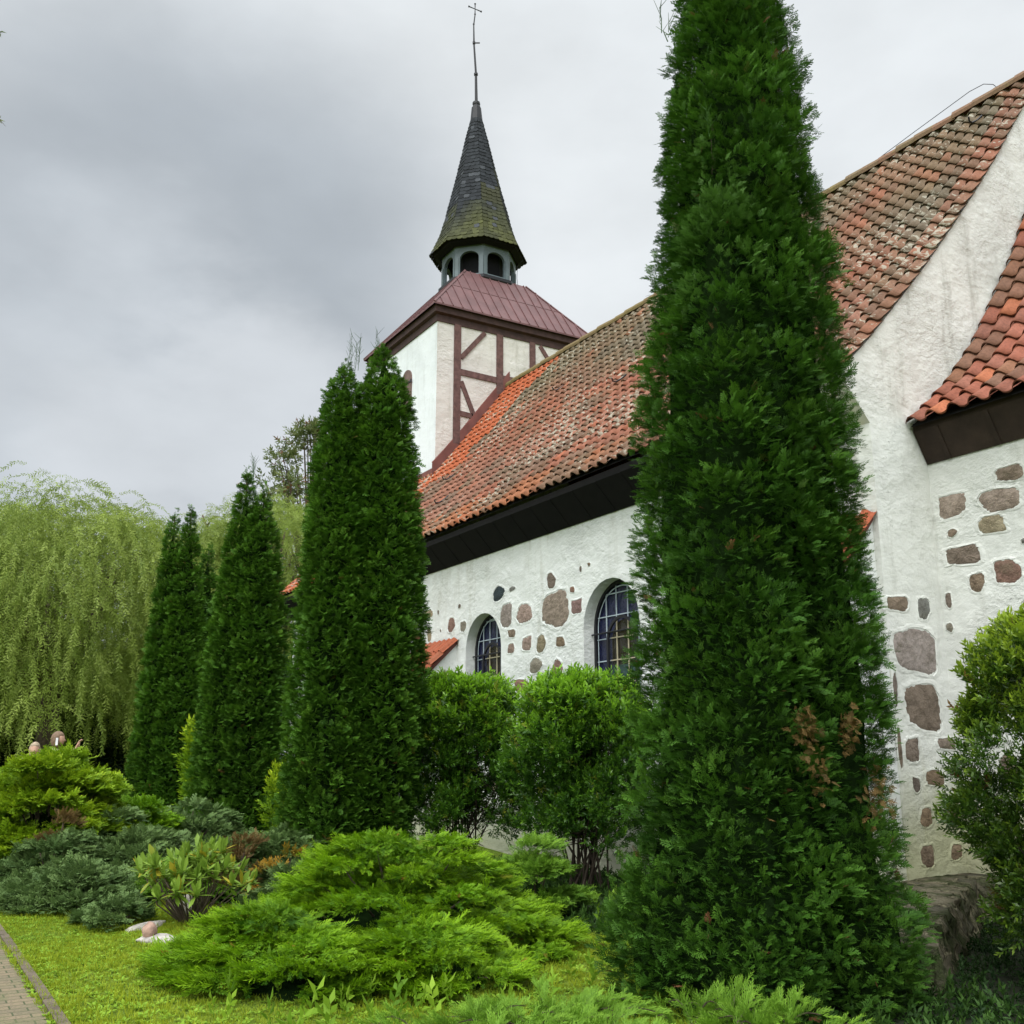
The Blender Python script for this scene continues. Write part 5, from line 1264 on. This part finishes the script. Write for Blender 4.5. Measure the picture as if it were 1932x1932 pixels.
# ---- rhododendron with whorls of long leaves
def rhododendron():
    x0, y0 = -11.0, 2.82; root = empty('rhododendron', (x0, y0, 0), 'open rhododendron with whorls of long yellow-green leaves above the white rocks', 'rhododendron')
    v, f, t_ = [], [], []                                # oblong leaf, three cross ribs
    for i, (y, w_) in enumerate(((0, .015), (.3, .12), (.65, .15), (1, .01))): v += [(-w_*1.15, y, -.10*y*y+.03), (0, y, -.10*y*y), (w_*1.15, y, -.10*y*y+.03)]; t_ += [.1*i+.2]*3
    f = [(i*3+k, i*3+k+1, (i+1)*3+k+1, (i+1)*3+k) for i in range(3) for k in range(2)]
    T_ = (np.array(v, float), np.array(f), np.array(t_, float)); rr = np.random.RandomState(5); st = MB(); P_, D_, U_, S_ = [], [], [], []
    heads = []
    for i in range(58):
        a = rr.rand()*2*math.pi; q = rr.rand()**.5; heads.append(np.array([math.cos(a)*q*.66, math.sin(a)*q*.60, .76*(1-.40*q*q)*rr.uniform(.62, 1.0)]))
    for hd in heads:
        b = np.array([hd[0]*.12, hd[1]*.12, -.02]); m = np.array([b[0]*.5+hd[0]*.55+rr.uniform(-.1, .1), b[1]*.5+hd[1]*.55+rr.uniform(-.1, .1), hd[2]*rr.uniform(.35, .6)]); st.tube([b, m, hd], [.010, .007, .004], 5)
        n = rr.randint(8, 12); axis = unit(hd*np.array([.6, .6, 0])+np.array([0, 0, 1.]))
        for k in range(n):
            a = 2*math.pi*k/n+rr.uniform(-.2, .2); el = rr.choice([.55, .15, -.75], p=[.45, .35, .2])+rr.uniform(-.2, .2)
            d = unit(np.array([math.cos(a), math.sin(a), el])+axis*.1); P_.append(hd+axis*rr.uniform(-.03, .02)); D_.append(d); U_.append([0, 0, 1.]); S_.append(rr.uniform(.11, .16))
        for k in range(3): P_.append(hd); D_.append(unit(axis+rr.randn(3)*.25)); U_.append(rr.randn(3)); S_.append(.17)
    n = len(P_); spray_mesh('leaves', [(T_, np.array(P_), np.array(D_), np.array(U_, float), np.array(S_), rr.rand(n), rr.uniform(.3, 1., n))], M['rhodo'], root)
    st.build('stems', M['twig'], root)
rhododendron()

# ---- rocks
M['rock_rusty'] = plain('rusty_pale_rock', (.34, .22, .17), .9, var=.6, scale=9, bstr=1.)
def rock(x, y, sx, sy, sz, label, rot=0., seed=0, tilt=0., z=None, mat='rock'):
    import bmesh
    bm = bmesh.new(); bmesh.ops.create_icosphere(bm, subdivisions=3, radius=1.)
    for v in bm.verts:
        k = 1+.28*(vnoise(v.co.x*1.7+seed, v.co.y*1.7+v.co.z*1.3, seed)-.5)+.14*(vnoise(v.co.x*4+seed, v.co.z*4+v.co.y*3, seed+1)-.5)
        v.co = Vector((v.co.x*k*sx, v.co.y*k*sy, v.co.z*k*sz))
    me = bpy.data.meshes.new('rock'); bm.to_mesh(me); bm.free(); me.materials.append(M[mat])
    for p in me.polygons: p.use_smooth = True
    o = bpy.data.objects.new('rock', me); link(o); o.location = (x, y, (sz*.45 if z is None else z)); o.rotation_euler = (0, tilt, rot)
    tag(o, label, 'rock', 'white rocks on the lawn'); return o
rock(-10.75, 2.32, .24, .075, .05, 'narrow pale rock lying aslant on the lawn below the rhododendron', rot=R(115), seed=1, tilt=-.12)
rock(-10.0, 2.30, .19, .15, .045, 'flat whitish rock half under the low golden juniper', rot=R(60), seed=2)
rock(-10.05, 2.22, .07, .065, .08, 'small round pale rock with a rusty patch resting on the flat one', seed=3, z=.09, mat='rock_rusty')
rock(-11.5, 2.88, .13, .10, .15, 'upright pale rock showing through the rhododendron stems', rot=R(30), seed=4)
rock(-9.3, 3.05, .09, .06, .05, 'tiny white rock at the edge of the big golden juniper', seed=5)

# ---- lawn
def in_shade_ground(x, y, s=0.):
    return ((x > -3.2-(y-3.2)*.60-s) & (y > 3.0) & (y <= 6.2)) | ((x > -5.15-(y-6.2)*.60-s) & (y > 6.2))
def in_shade_patch(x, y):
    return (((x+5.05)/1.25)**2+((y-5.55)/1.05)**2 < 1) | ((y > 6.0-.25*np.sin(x*2)) & (x < -8.2) & (x > -14.6))
def scatter_lawn():
    rr = np.random.RandomState(9)
    def area(n, x0, x1, y0, y1):
        x = rr.uniform(x0, x1, n); y = rr.uniform(y0, y1, n); return np.stack([x, y, ground_z(x, y)], 1)
    P_ = np.concatenate([area(26000, -9, -3.5, 1.17, 6.5), area(20000, -13.5, -9, 1.17, 4), area(7000, -24, -13, 1.17, 6), area(1500, -12, -5, 1.07, 1.2), area(5000, -14, -7.5, 6, 9)])
    keep = ~in_shade_ground(P_[:, 0], P_[:, 1]) & ~in_shade_patch(P_[:, 0], P_[:, 1])
    P_ = P_[keep]; n = len(P_)
    dens = np.array([vnoise(a*1.3, b*1.3, 2) for a, b in P_[:, :2]]); segs = []
    r_ = random.Random(3)
    for k in range(6):
        a = r_.uniform(0, 6.28); l = r_.uniform(.5, 1.); sx = math.cos(a)*.5; segs.append((math.cos(a)*.25, 0, math.cos(a)*.25+sx*l, l, .085, .0, 1., math.sin(a)*.3, math.sin(a)*.3+math.sin(a)*.4*l))
    T_ = T_quads(segs)
    isl = rr.rand(n) < .72
    D_ = unit(np.array([0, 0, 1.])+rr.randn(n, 3)*.15); U_ = rr.randn(n, 3); S_ = rr.uniform(.025, .06, n)*(.8+.5*dens)
    tn = np.clip(dens*.7+rr.rand(n)*.4-.1, 0, 1)
    # small round-leaved herbs
    v, f, t_ = [], [], []
    for k in range(4):
        a = k*math.pi/2+.3; ca, sa = math.cos(a), math.sin(a); o = len(v)
        for (u_, w_) in ((.05, 0), (.45, .28), (1., 0), (.45, -.28)): v.append((ca*u_-sa*w_, .25+.25*u_, sa*u_+ca*w_)); t_.append(u_)
        f.append((o, o+1, o+2, o+3))
    H = (np.array(v, float), np.array(f), np.array(t_, float))
    o = spray_mesh('grass', [(T_, P_[isl], D_[isl], U_[isl], S_[isl], tn[isl], rr.rand(isl.sum())*.8)], M['grass']); tag(o, 'short yellow-green lawn grass beside the path', 'grass', kind='stuff')
    q = ~isl; o = spray_mesh('ground_cover', [(H, P_[q], D_[q], U_[q], S_[q]*.75, tn[q], rr.rand(q.sum()))], M['clover']); tag(o, 'small clover-like herbs growing through the lawn', 'ground cover', kind='stuff')
scatter_lawn()
def weeds():
    """broad-leaved weeds at the foot of the golden junipers and along the shade"""
    rr = np.random.RandomState(12); x = []; 
    for (cx, cy, r_, n) in ((-6.55, 2.75, .35, 16), (-6.3, 3.3, .35, 12), (-6.6, 4.9, .5, 16), (-7.6, 6.0, .7, 26), (-6.9, 2.3, .3, 6), (-9.0, 6.6, .8, 26)):
        for _ in range(n): x.append((cx+rr.randn()*r_, cy+rr.randn()*r_, 0))
    P_ = np.array(x); n = len(P_)
    o = spray_mesh('weeds', [(LEAFY_S[k % 2], P_[k::2], unit(np.array([0, 0, 1.])+rr.randn(len(P_[k::2]), 3)*.3), rr.randn(len(P_[k::2]), 3), rr.uniform(.09, .2, len(P_[k::2])), rr.rand(len(P_[k::2])), rr.rand(len(P_[k::2]))*.8) for k in (0, 1)], M['clover'])
    tag(o, 'broad-leaved weeds at the foot of the golden junipers', 'weeds', kind='stuff')
    n = 9000; x = rr.uniform(-14.6, -3.6, n); y = rr.uniform(4.4, 8.9, n); k = in_shade_patch(x, y); x, y = x[k], y[k]; n = len(x)  # dark leaves over the patches, part of the painted shade
    o = spray_mesh('ground_cover', [(LEAFY_S[1], np.stack([x, y, np.zeros(n)], 1), unit(np.array([0, 0, .8])+rr.randn(n, 3)*.6), rr.randn(n, 3), rr.uniform(.05, .13, n), rr.rand(n), rr.rand(n)*.6)], M['shade_leaf'])
    tag(o, 'dark ivy-like leaves painting the shade under the leafy shrubs and the tallest thuja', 'ground cover', kind='stuff')
    n = 9000; x = rr.uniform(-6.8, -1.5, n); y = rr.uniform(3.4, 9.7, n); k = in_shade_ground(x, y, -.1); x, y = x[k], y[k]; n = len(x)  # near-black leaves over the sheet, painted shade beside the low wall
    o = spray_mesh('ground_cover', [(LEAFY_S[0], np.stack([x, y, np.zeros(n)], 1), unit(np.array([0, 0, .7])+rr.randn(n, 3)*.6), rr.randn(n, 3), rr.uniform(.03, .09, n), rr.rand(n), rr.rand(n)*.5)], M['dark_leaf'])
    tag(o, 'dark leaves painting the shade between the low wall and the right-hand shrub', 'ground cover', kind='stuff')
weeds()

# ---- willows
def willow(cx, cy, h, rx, ry, label, nstr, seed, leaf=.105, trunk_h=.35, low=.10, mat='willow'):
    g0 = float(ground_z(cx, cy)); rr = np.random.RandomState(seed); root = empty('weeping_willow', (cx, cy, g0), label, 'willow', 'weeping willows at the west end of the garden')
    seglen = .55
    # strand piece template: a metre of hanging twig with narrow leaves
    def piece(sd_):
        r_ = random.Random(sd_); segs = [(0, 0, 0, 1.02, .014, 0, .1)]; nl = 14
        for i in range(nl):
            y = i/nl; sgn = 1 if i % 2 else -1; a = R(r_.uniform(15, 75)); l = leaf/seglen*r_.uniform(.8, 1.25); segs.append((0, y, sgn*l*math.sin(a), y+l*math.cos(a), (.019/seglen*1.6), .2, 1., 0, r_.uniform(-.10, .10)))
        return T_quads(segs)
    TP = [piece(i) for i in range(3)]
    tk = MB(); limbs = []
    tk.tube([(0, 0, -.1), (.1, 0, h*.12), (-.05, .05, h*.22), (.05, 0, h*trunk_h)], [.42, .34, .30, .26], 10)
    for i in range(13):
        a = 2*math.pi*i/13+rr.uniform(-.2, .2); e = np.array([math.cos(a)*rx*rr.uniform(.35, .75), math.sin(a)*ry*rr.uniform(.35, .75), h*rr.uniform(.62, .93)])
        b = np.array([0, 0, h*rr.uniform(.2, trunk_h)]); m = b*.45+e*.55+np.array([0, 0, h*.06]); tk.tube([b, m, e], [.16, .10, .035], 7); limbs.append((b, m, e))
        for _ in range(4):
            f = rr.uniform(.4, 1); q = b+(e-b)*f; e2 = q+np.array([rr.uniform(-1, 1)*rx*.3, rr.uniform(-1, 1)*ry*.3, h*rr.uniform(.02, .14)]); tk.tube([q, (q+e2)/2+np.array([0, 0, .2]), e2], [.05, .035, .012], 5, cap=False); limbs.append((q, (q+e2)/2, e2))
    tk.build('trunk', M['bark'], root, smooth=True)
    # strands in tufts: each tuft starts at a point in the crown and cascades
    P_, D_, S_, T_ = [], [], [], []; ntuft = nstr//12
    for i in range(ntuft):
        a = rr.rand()*2*math.pi; q = rr.rand()**.40*(1+.10*math.sin(a*5+seed))
        top = h*(math.sqrt(max(0, 1-(min(1, q)*.96)**2))*.62+.38)*(rr.uniform(.86, .98) if rr.rand() < .45 else rr.uniform(.38, .95))
        ox, oy = math.cos(a)*q*rx, math.sin(a)*q*ry; od = np.array([math.cos(a), math.sin(a), 0]); tone = rr.rand()
        for k in range(12):
            p = np.array([ox, oy, top])+rr.randn(3)*np.array([.34, .34, .25]); ln = rr.uniform(.8, 3.4) if q > .5 else rr.uniform(.4, 1.5)
            side = unit(od*rr.uniform(-.2, 1.2)+rr.randn(3)*np.array([.6, .6, 0])); d = unit(side*rr.uniform(.5, 1.0)+np.array([0, 0, rr.uniform(-.1, .40)])); t_ = 0.
            while t_ < ln and p[2] > low*h*rr.uniform(.6, 1.4):
                P_.append(p.copy()); D_.append(d.copy()); S_.append(seglen*rr.uniform(.92, 1.08)*(.75 if t_ == 0 else 1)); T_.append(np.clip(tone*.8+rr.rand()*.25, 0, 1))
                p = p+d*S_[-1]; t_ += S_[-1]; d = unit(d+np.array([0, 0, -.85])+rr.randn(3)*np.array([.20, .20, .0]))
    P_, D_, S_, T_ = map(np.array, (P_, D_, S_, T_)); n = len(P_); U_ = rr.randn(n, 3)*np.array([1, 1, .1]); w_ = rr.randint(0, 3, n)
    spray_mesh('crown', [(TP[k], P_[w_ == k], D_[w_ == k], U_[w_ == k], S_[w_ == k], T_[w_ == k], rr.rand((w_ == k).sum())*.9) for k in range(3)], M[mat], root)
c = 31*HV - 13.8*RV
willow(c[0], c[1], 9.7, 4.5, 4.0, 'large weeping willow with pale hanging strands on the left', 5000, 41)
c = 43*HV - 10.6*RV
willow(c[0], c[1], 12.6, 4.2, 4.0, 'farther weeping willow showing between the slim thujas', 2600, 42, leaf=.16)
c = 33*HV - 18.6*RV
willow(c[0], c[1], 8.6, 3.2, 3.2, 'willow cut by the left edge of the view, beside the large one', 2200, 43)

# ---- ordinary trees
def blob_tree(name, cx, cy, h, rx, label, mat, nm, per, size, seed, crown0=.35, group='trees behind the garden', temps=LEAFY_S, cat='tree', gap=.0):
    g0 = float(ground_z(cx, cy)); rr = np.random.RandomState(seed); root = empty(name, (cx, cy, g0), label, cat, group)
    tk = MB(); tk.tube([(0, 0, -.1), (.05, .05, h*.3), (0, 0, h*.62), (.1, 0, h*.9)], [.022*h, .016*h, .009*h, .003*h], 9); P_, D_, T_, E_ = [], [], [], []
    for i in range(nm):
        a = rr.rand()*2*math.pi; z = crown0+(1-crown0)*rr.rand()**.9; prof = math.sin(min(.97, (z-crown0)/(1-crown0)*.88+.10)*math.pi)**.6
        q = rr.rand()**.4; m = rx*rr.uniform(.14, .30); c_ = np.array([math.cos(a)*q*rx*prof, math.sin(a)*q*rx*prof, z*h-m*.5]); b = np.array([0, 0, h*(crown0*.6+(z-crown0)*.6)])
        tk.tube([b, (b+c_)/2+np.array([0, 0, .1]), c_], [.0045*h, .0028*h, .001*h], 5, cap=False)
        k = int(per*rr.uniform(.6, 1.3)); u_ = unit(rr.randn(k, 3)+np.array([0, 0, .3])); P_.append(c_+u_*m*rr.uniform(.2, 1.05, (k, 1))*np.array([1, 1, .7])); D_.append(unit(u_+rr.randn(k, 3)*.4)); T_.append(np.clip(rr.rand()*.5+rr.rand(k)*.5, 0, 1)); E_.append(rr.rand(k))
    tk.build('trunk', M['bark'], root, smooth=True); P_, D_, T_, E_ = map(np.concatenate, (P_, D_, T_, E_)); n = len(P_); w_ = rr.randint(0, len(temps), n); P_[:, 2] = np.maximum(P_[:, 2], .1)
    U_ = rr.randn(n, 3)
    spray_mesh('crown', [(temps[k], P_[w_ == k], D_[w_ == k], U_[w_ == k], size*rr.uniform(.7, 1.2, (w_ == k).sum()), T_[w_ == k], E_[w_ == k]) for k in range(len(temps))], M[mat], root)
c = 47*HV - 9.5*RV
blob_tree('deciduous_tree', c[0], c[1], 16.8, 3.2, 'open-crowned tree with browning leaves rising behind the tower end of the church', 'tree_leaf', 95, 34, .40, 51, crown0=.30)
for i, (d_, s_, h_, r_, lb) in enumerate(((38, -19.5, 5.5, 4.2, 'dark bushy tree below the willow at the left edge'), (40, -14.0, 5.0, 4.0, 'dark bushy tree under the hanging willow strands'), (38, -10.3, 5.2, 3.6, 'dark bushy tree beside the slim twin-topped thuja'),
                                         (58, -6.0, 6.0, 5.0, 'dark bushy tree far behind the nave'), (52, -24, 8.0, 6.0, 'dark tall tree beyond the left edge of the willow'), (36, -16.6, 3.6, 2.8, 'low dark bush behind the yellow-green shrub'))):
    c = d_*HV+s_*RV
    blob_tree('dark_tree', c[0], c[1], h_, r_, lb, 'dark_leaf', 70, 60, .55, 60+i, crown0=.06)
# tree standing out of view on the left; only the ends of its twigs hang into the picture
def edge_tree():
    rr = np.random.RandomState(71); c = 8.5*HV - 6.85*RV; root = empty('overhanging_tree', (c[0], c[1], 0), 'tree outside the left edge, only its drooping leafy twigs showing at the top corner', 'tree')
    tk = MB(); tk.tube([(0, 0, -.1), (.05, 0, 3), (0, .1, 6), (.1, .1, 8.6)], [.16, .12, .08, .02], 8); P_, D_ = [], []
    tips = [(8.45, .0), (8.1, .0), (7.75, .0), (8.95, .0)]
    for j, (z, e) in enumerate(tips):
        tip = (-4.16+6.2-(.22 if j != 1 else .10))*RV+rr.uniform(-.1, .1)*HV+np.array([0, 0, z-.55]); b = np.array([0, 0, z-1.2]); m = tip*.55+b*.45+np.array([0, 0, .75]); tk.tube([b, m, tip], [.04, .02, .004], 5)
        for _ in range(16):
            f = rr.uniform(.7, 1.); q = m+(tip-m)*f; d = unit(RV*rr.uniform(-.2, 1)+rr.randn(3)*.35+np.array([0, 0, -.6])); l = rr.uniform(.08, .22); tk.tube([q, q+d*l], [.004, .0015], 3, cap=False); P_.append(q); D_.append(d)
    for i in range(160):
        a = rr.rand()*6.28; q = np.array([math.cos(a)*1.3*rr.rand()**.5, math.sin(a)*1.3*rr.rand()**.5, rr.uniform(4, 9)]); q = q-RV*.4; P_.append(q); D_.append(unit(rr.randn(3)))
        if i % 4 == 0: tk.tube([(0, 0, q[2]-.4), q], [.02, .004], 4, cap=False)
    tk.build('trunk', M['bark'], root); n = len(P_)
    spray_mesh('crown', [(LEAFY_S[0], np.array(P_), np.array(D_), rr.randn(n, 3), rr.uniform(.09, .15, n), rr.rand(n), rr.rand(n)*.3)], M['tree_leaf'], root)
edge_tree()

# ------------------------------------------------------------------ people
M['skin'] = plain('skin', (.50, .30, .22), .55, var=.06); M['hair_blond'] = plain('brownish_blond_hair', (.20, .13, .085), .6, var=.35, scale=30, bstr=.8)
M['hair_grey'] = plain('sandy_hair', (.36, .28, .20), .7, var=.3, scale=30, bstr=.8); M['shirt'] = plain('pale_olive_shirt', (.40, .38, .24), .85, var=.1); M['trousers'] = plain('dark_trousers', (.05, .055, .07), .9); M['white_plastic'] = plain('white_plastic', (.75, .74, .76), .4)
def skin_obj(name, verts, edges, radii, mat, parent, root_i=0, sub=2):
    me = bpy.data.meshes.new(name); me.from_pydata(verts, edges, []); o = bpy.data.objects.new(name, me); link(o, parent); me.materials.append(mat)
    o.modifiers.new('skin', 'SKIN'); sd_ = me.skin_vertices[0].data
    for i, r_ in enumerate(radii): sd_[i].radius = (r_, r_) if not isinstance(r_, tuple) else r_; sd_[i].use_root = (i == root_i)
    m = o.modifiers.new('sub', 'SUBSURF'); m.levels = m.render_levels = sub
    for mod in o.modifiers: 
        if mod.type == 'SKIN': mod.use_smooth_shade = True
    return o
def head(mb, c, f, h=.235):
    """ellipsoid head with nose, brow, chin and ears; f = facing (unit, horizontal)"""
    f = Vector(f).normalized(); s = Vector((0, 0, 1)).cross(f); n, m_ = 20, 16; vs = []; c = Vector(c)
    for i in range(m_+1):
        ph = math.pi*i/m_
        for k in range(n):
            a = 2*math.pi*k/n; x, y, z = math.sin(ph)*math.cos(a), math.sin(ph)*math.sin(a), math.cos(ph)
            fx, sx, zx = x*.098, y*.076, z*h/2
            if z < -.2 : fx *= 1+.05*z; sx *= 1+.42*(z+.2)
            if x > .6 and abs(y) < .28:
                if -.30 < z < .02: fx += .026*(1-abs(y)/.28)*(1-abs(z+.2)/.25 if z > -.45 else 0)
                if -.62 < z < -.42: fx += .008
                if z < -.75: fx += .012
            if x > .5 and .03 < z < .2 and .15 < abs(y) < .5: fx -= .010
            vs.append(c+f*fx+s*sx+Vector((0, 0, zx)))
    mb.add(vs, [(i*n+k, (i+1)*n+k, (i+1)*n+(k+1) % n, i*n+(k+1) % n) for i in range(m_) for k in range(n)])
    for sg in (-1, 1): mb.tube([c+s*sg*.072+Vector((0, 0, .03)), c+s*sg*.086-f*.012+Vector((0, 0, .01)), c+s*sg*.074+Vector((0, 0, -.032))], [.008, .014, .008], 6)
def person(px, py, facing, height, label, hair_mat, raise_arm, phone, seed):
    g0 = float(ground_z(px, py)); root = empty('person', (px, py, g0), label, 'person', None); k = height/1.75; F_ = np.array([math.cos(facing), math.sin(facing), 0]); S_ = np.array([-F_[1], F_[0], 0]); Z = np.array([0, 0, 1.])
    P = lambda f, s, z: tuple((F_*f+S_*s+Z*z)*k)
    J = [P(0,0,.98), P(0,0,1.15), P(.01,0,1.36), P(0,0,1.47), P(.02,0,1.55),          # pelvis, waist, chest, neck base, neck
         P(0,.10,.92), P(.02,.11,.50), P(0,.11,.09), P(.14,.12,.04),                  # left leg
         P(0,-.10,.92), P(.05,-.11,.50), P(-.02,-.11,.09), P(.12,-.12,.04),
         P(0,.19,1.42), P(-.02,.24,1.14), P(.08,.24,.92)]                             # left arm hanging
    if raise_arm: J += [P(.0,-.19,1.42), P(.20,-.24,1.36), P(.40,-.20,1.50)]
    else: J += [P(0,-.19,1.42), P(-.02,-.24,1.14), P(.08,-.24,.92)]
    E_ = [(0,1),(1,2),(2,3),(3,4),(0,5),(5,6),(6,7),(7,8),(0,9),(9,10),(10,11),(11,12),(2,13),(13,14),(14,15),(2,16),(16,17),(17,18)]
    Rr = [.14,.12,.14,.07,.055,.09,.058,.04,.035,.09,.058,.04,.035,.062,.043,.03,.062,.043,.03]
    body = skin_obj('body', J, E_, [r_*k for r_ in Rr], M['skin'], root)
    hd = MB(); hc = Vector(P(.035, 0, 1.635)); head(hd, hc, F_); hd.build('head', M['skin'], root, smooth=True)
    # hands: palm and five fingers, slightly curled
    for (wr_, el) in ((J[18], J[17]), (J[15], J[14])):
        w_ = np.array(wr_); d = unit(w_-np.array(el)); 
        if raise_arm and wr_ is J[18]: d = unit(d*.3+Z)
        s2 = unit(np.cross(d, F_ if abs(d@F_) < .9 else S_)); n2 = np.cross(s2, d)
        vs = [tuple(w_), tuple(w_+d*.05)]; ed = [(0, 1)]; ra = [.026, .034]
        for q, (off, ln) in enumerate(((-.030, .066), (-.010, .078), (.012, .074), (.031, .058))):
            b = w_+d*.085+s2*off; i0 = len(vs); vs += [tuple(b), tuple(b+d*ln*.5+n2*.012), tuple(b+d*ln*.75+n2*.042)]; ed += [(1, i0), (i0, i0+1), (i0+1, i0+2)]; ra += [.0125, .0095, .0085]
        i0 = len(vs); b = w_+d*.025-s2*.035; vs += [tuple(b), tuple(b-s2*.028+d*.03+n2*.012), tuple(b-s2*.022+d*.06+n2*.03)]; ed += [(0, i0), (i0, i0+1), (i0+1, i0+2)]; ra += [.015, .011, .009]
        skin_obj('hand', vs, ed, ra, M['skin'], root, sub=1)
    # clothes: looser surfaces over the same joints
    sj = [J[0], J[1], J[2], tuple(np.array(J[3])*1.0), J[13], J[14], J[16], J[17]]; skin_obj('shirt', sj, [(0,1),(1,2),(2,3),(2,4),(4,5),(2,6),(6,7)], [.16*k,.145*k,.16*k,.075*k,.082*k,.058*k,.082*k,.058*k], M['shirt'], root)
    tj = [J[0], J[5], J[6], J[7], J[9], J[10], J[11]]; skin_obj('trousers', tj, [(0,1),(1,2),(2,3),(0,4),(4,5),(5,6)], [.155*k,.11*k,.078*k,.065*k,.11*k,.078*k,.065*k], M['trousers'], root)
    hr = MB(); f = Vector(F_); s = Vector(S_); vs = []; n, m_ = 20, 12
    for i in range(m_+1):
        ph = math.pi*.80*i/m_
        for q in range(n):
            a = 2*math.pi*q/n; x, y, z = math.sin(ph)*math.cos(a), math.sin(ph)*math.sin(a), math.cos(ph)
            cutf = 1.0 if (x < .35 or z > .50) else .80
            lo = 1.25 if z < 0 else 1.; wv = 1+.05*math.sin(a*7+i)
            vs.append(hc+f*(x*.112*cutf*wv-.012)+s*(y*.090*wv*(cutf))+Vector((0, 0, z*.130*lo+.008)))
    hr.add(vs, [(i*n+q, (i+1)*n+q, (i+1)*n+(q+1) % n, i*n+(q+1) % n) for i in range(m_) for q in range(n)]); hr.build('hair', hair_mat, root, smooth=True)
    if phone:
        ph_ = MB(); c_ = hc-s*.098+Vector((0, 0, -.035))-f*.0; ph_.bar(c_+Vector((0, 0, -.06)), c_+Vector((0, 0, .06)), .035, .012, up=S_); o = ph_.build('earpiece', M['white_plastic'], root)
pp = 17.5*HV - 7.60*RV
fc = math.atan2(RV[1], RV[0])
person(pp[0], pp[1], fc+.15, 1.72, 'person in a pale shirt with brownish blond hair raising one hand behind the yellow-green shrub', M['hair_blond'], True, True, 1)
pp = 17.8*HV - 8.08*RV
person(pp[0], pp[1], fc-1.2, 1.53, 'person with sandy hair, only the crown of the head above the yellow-green shrub', M['hair_grey'], False, False, 2)
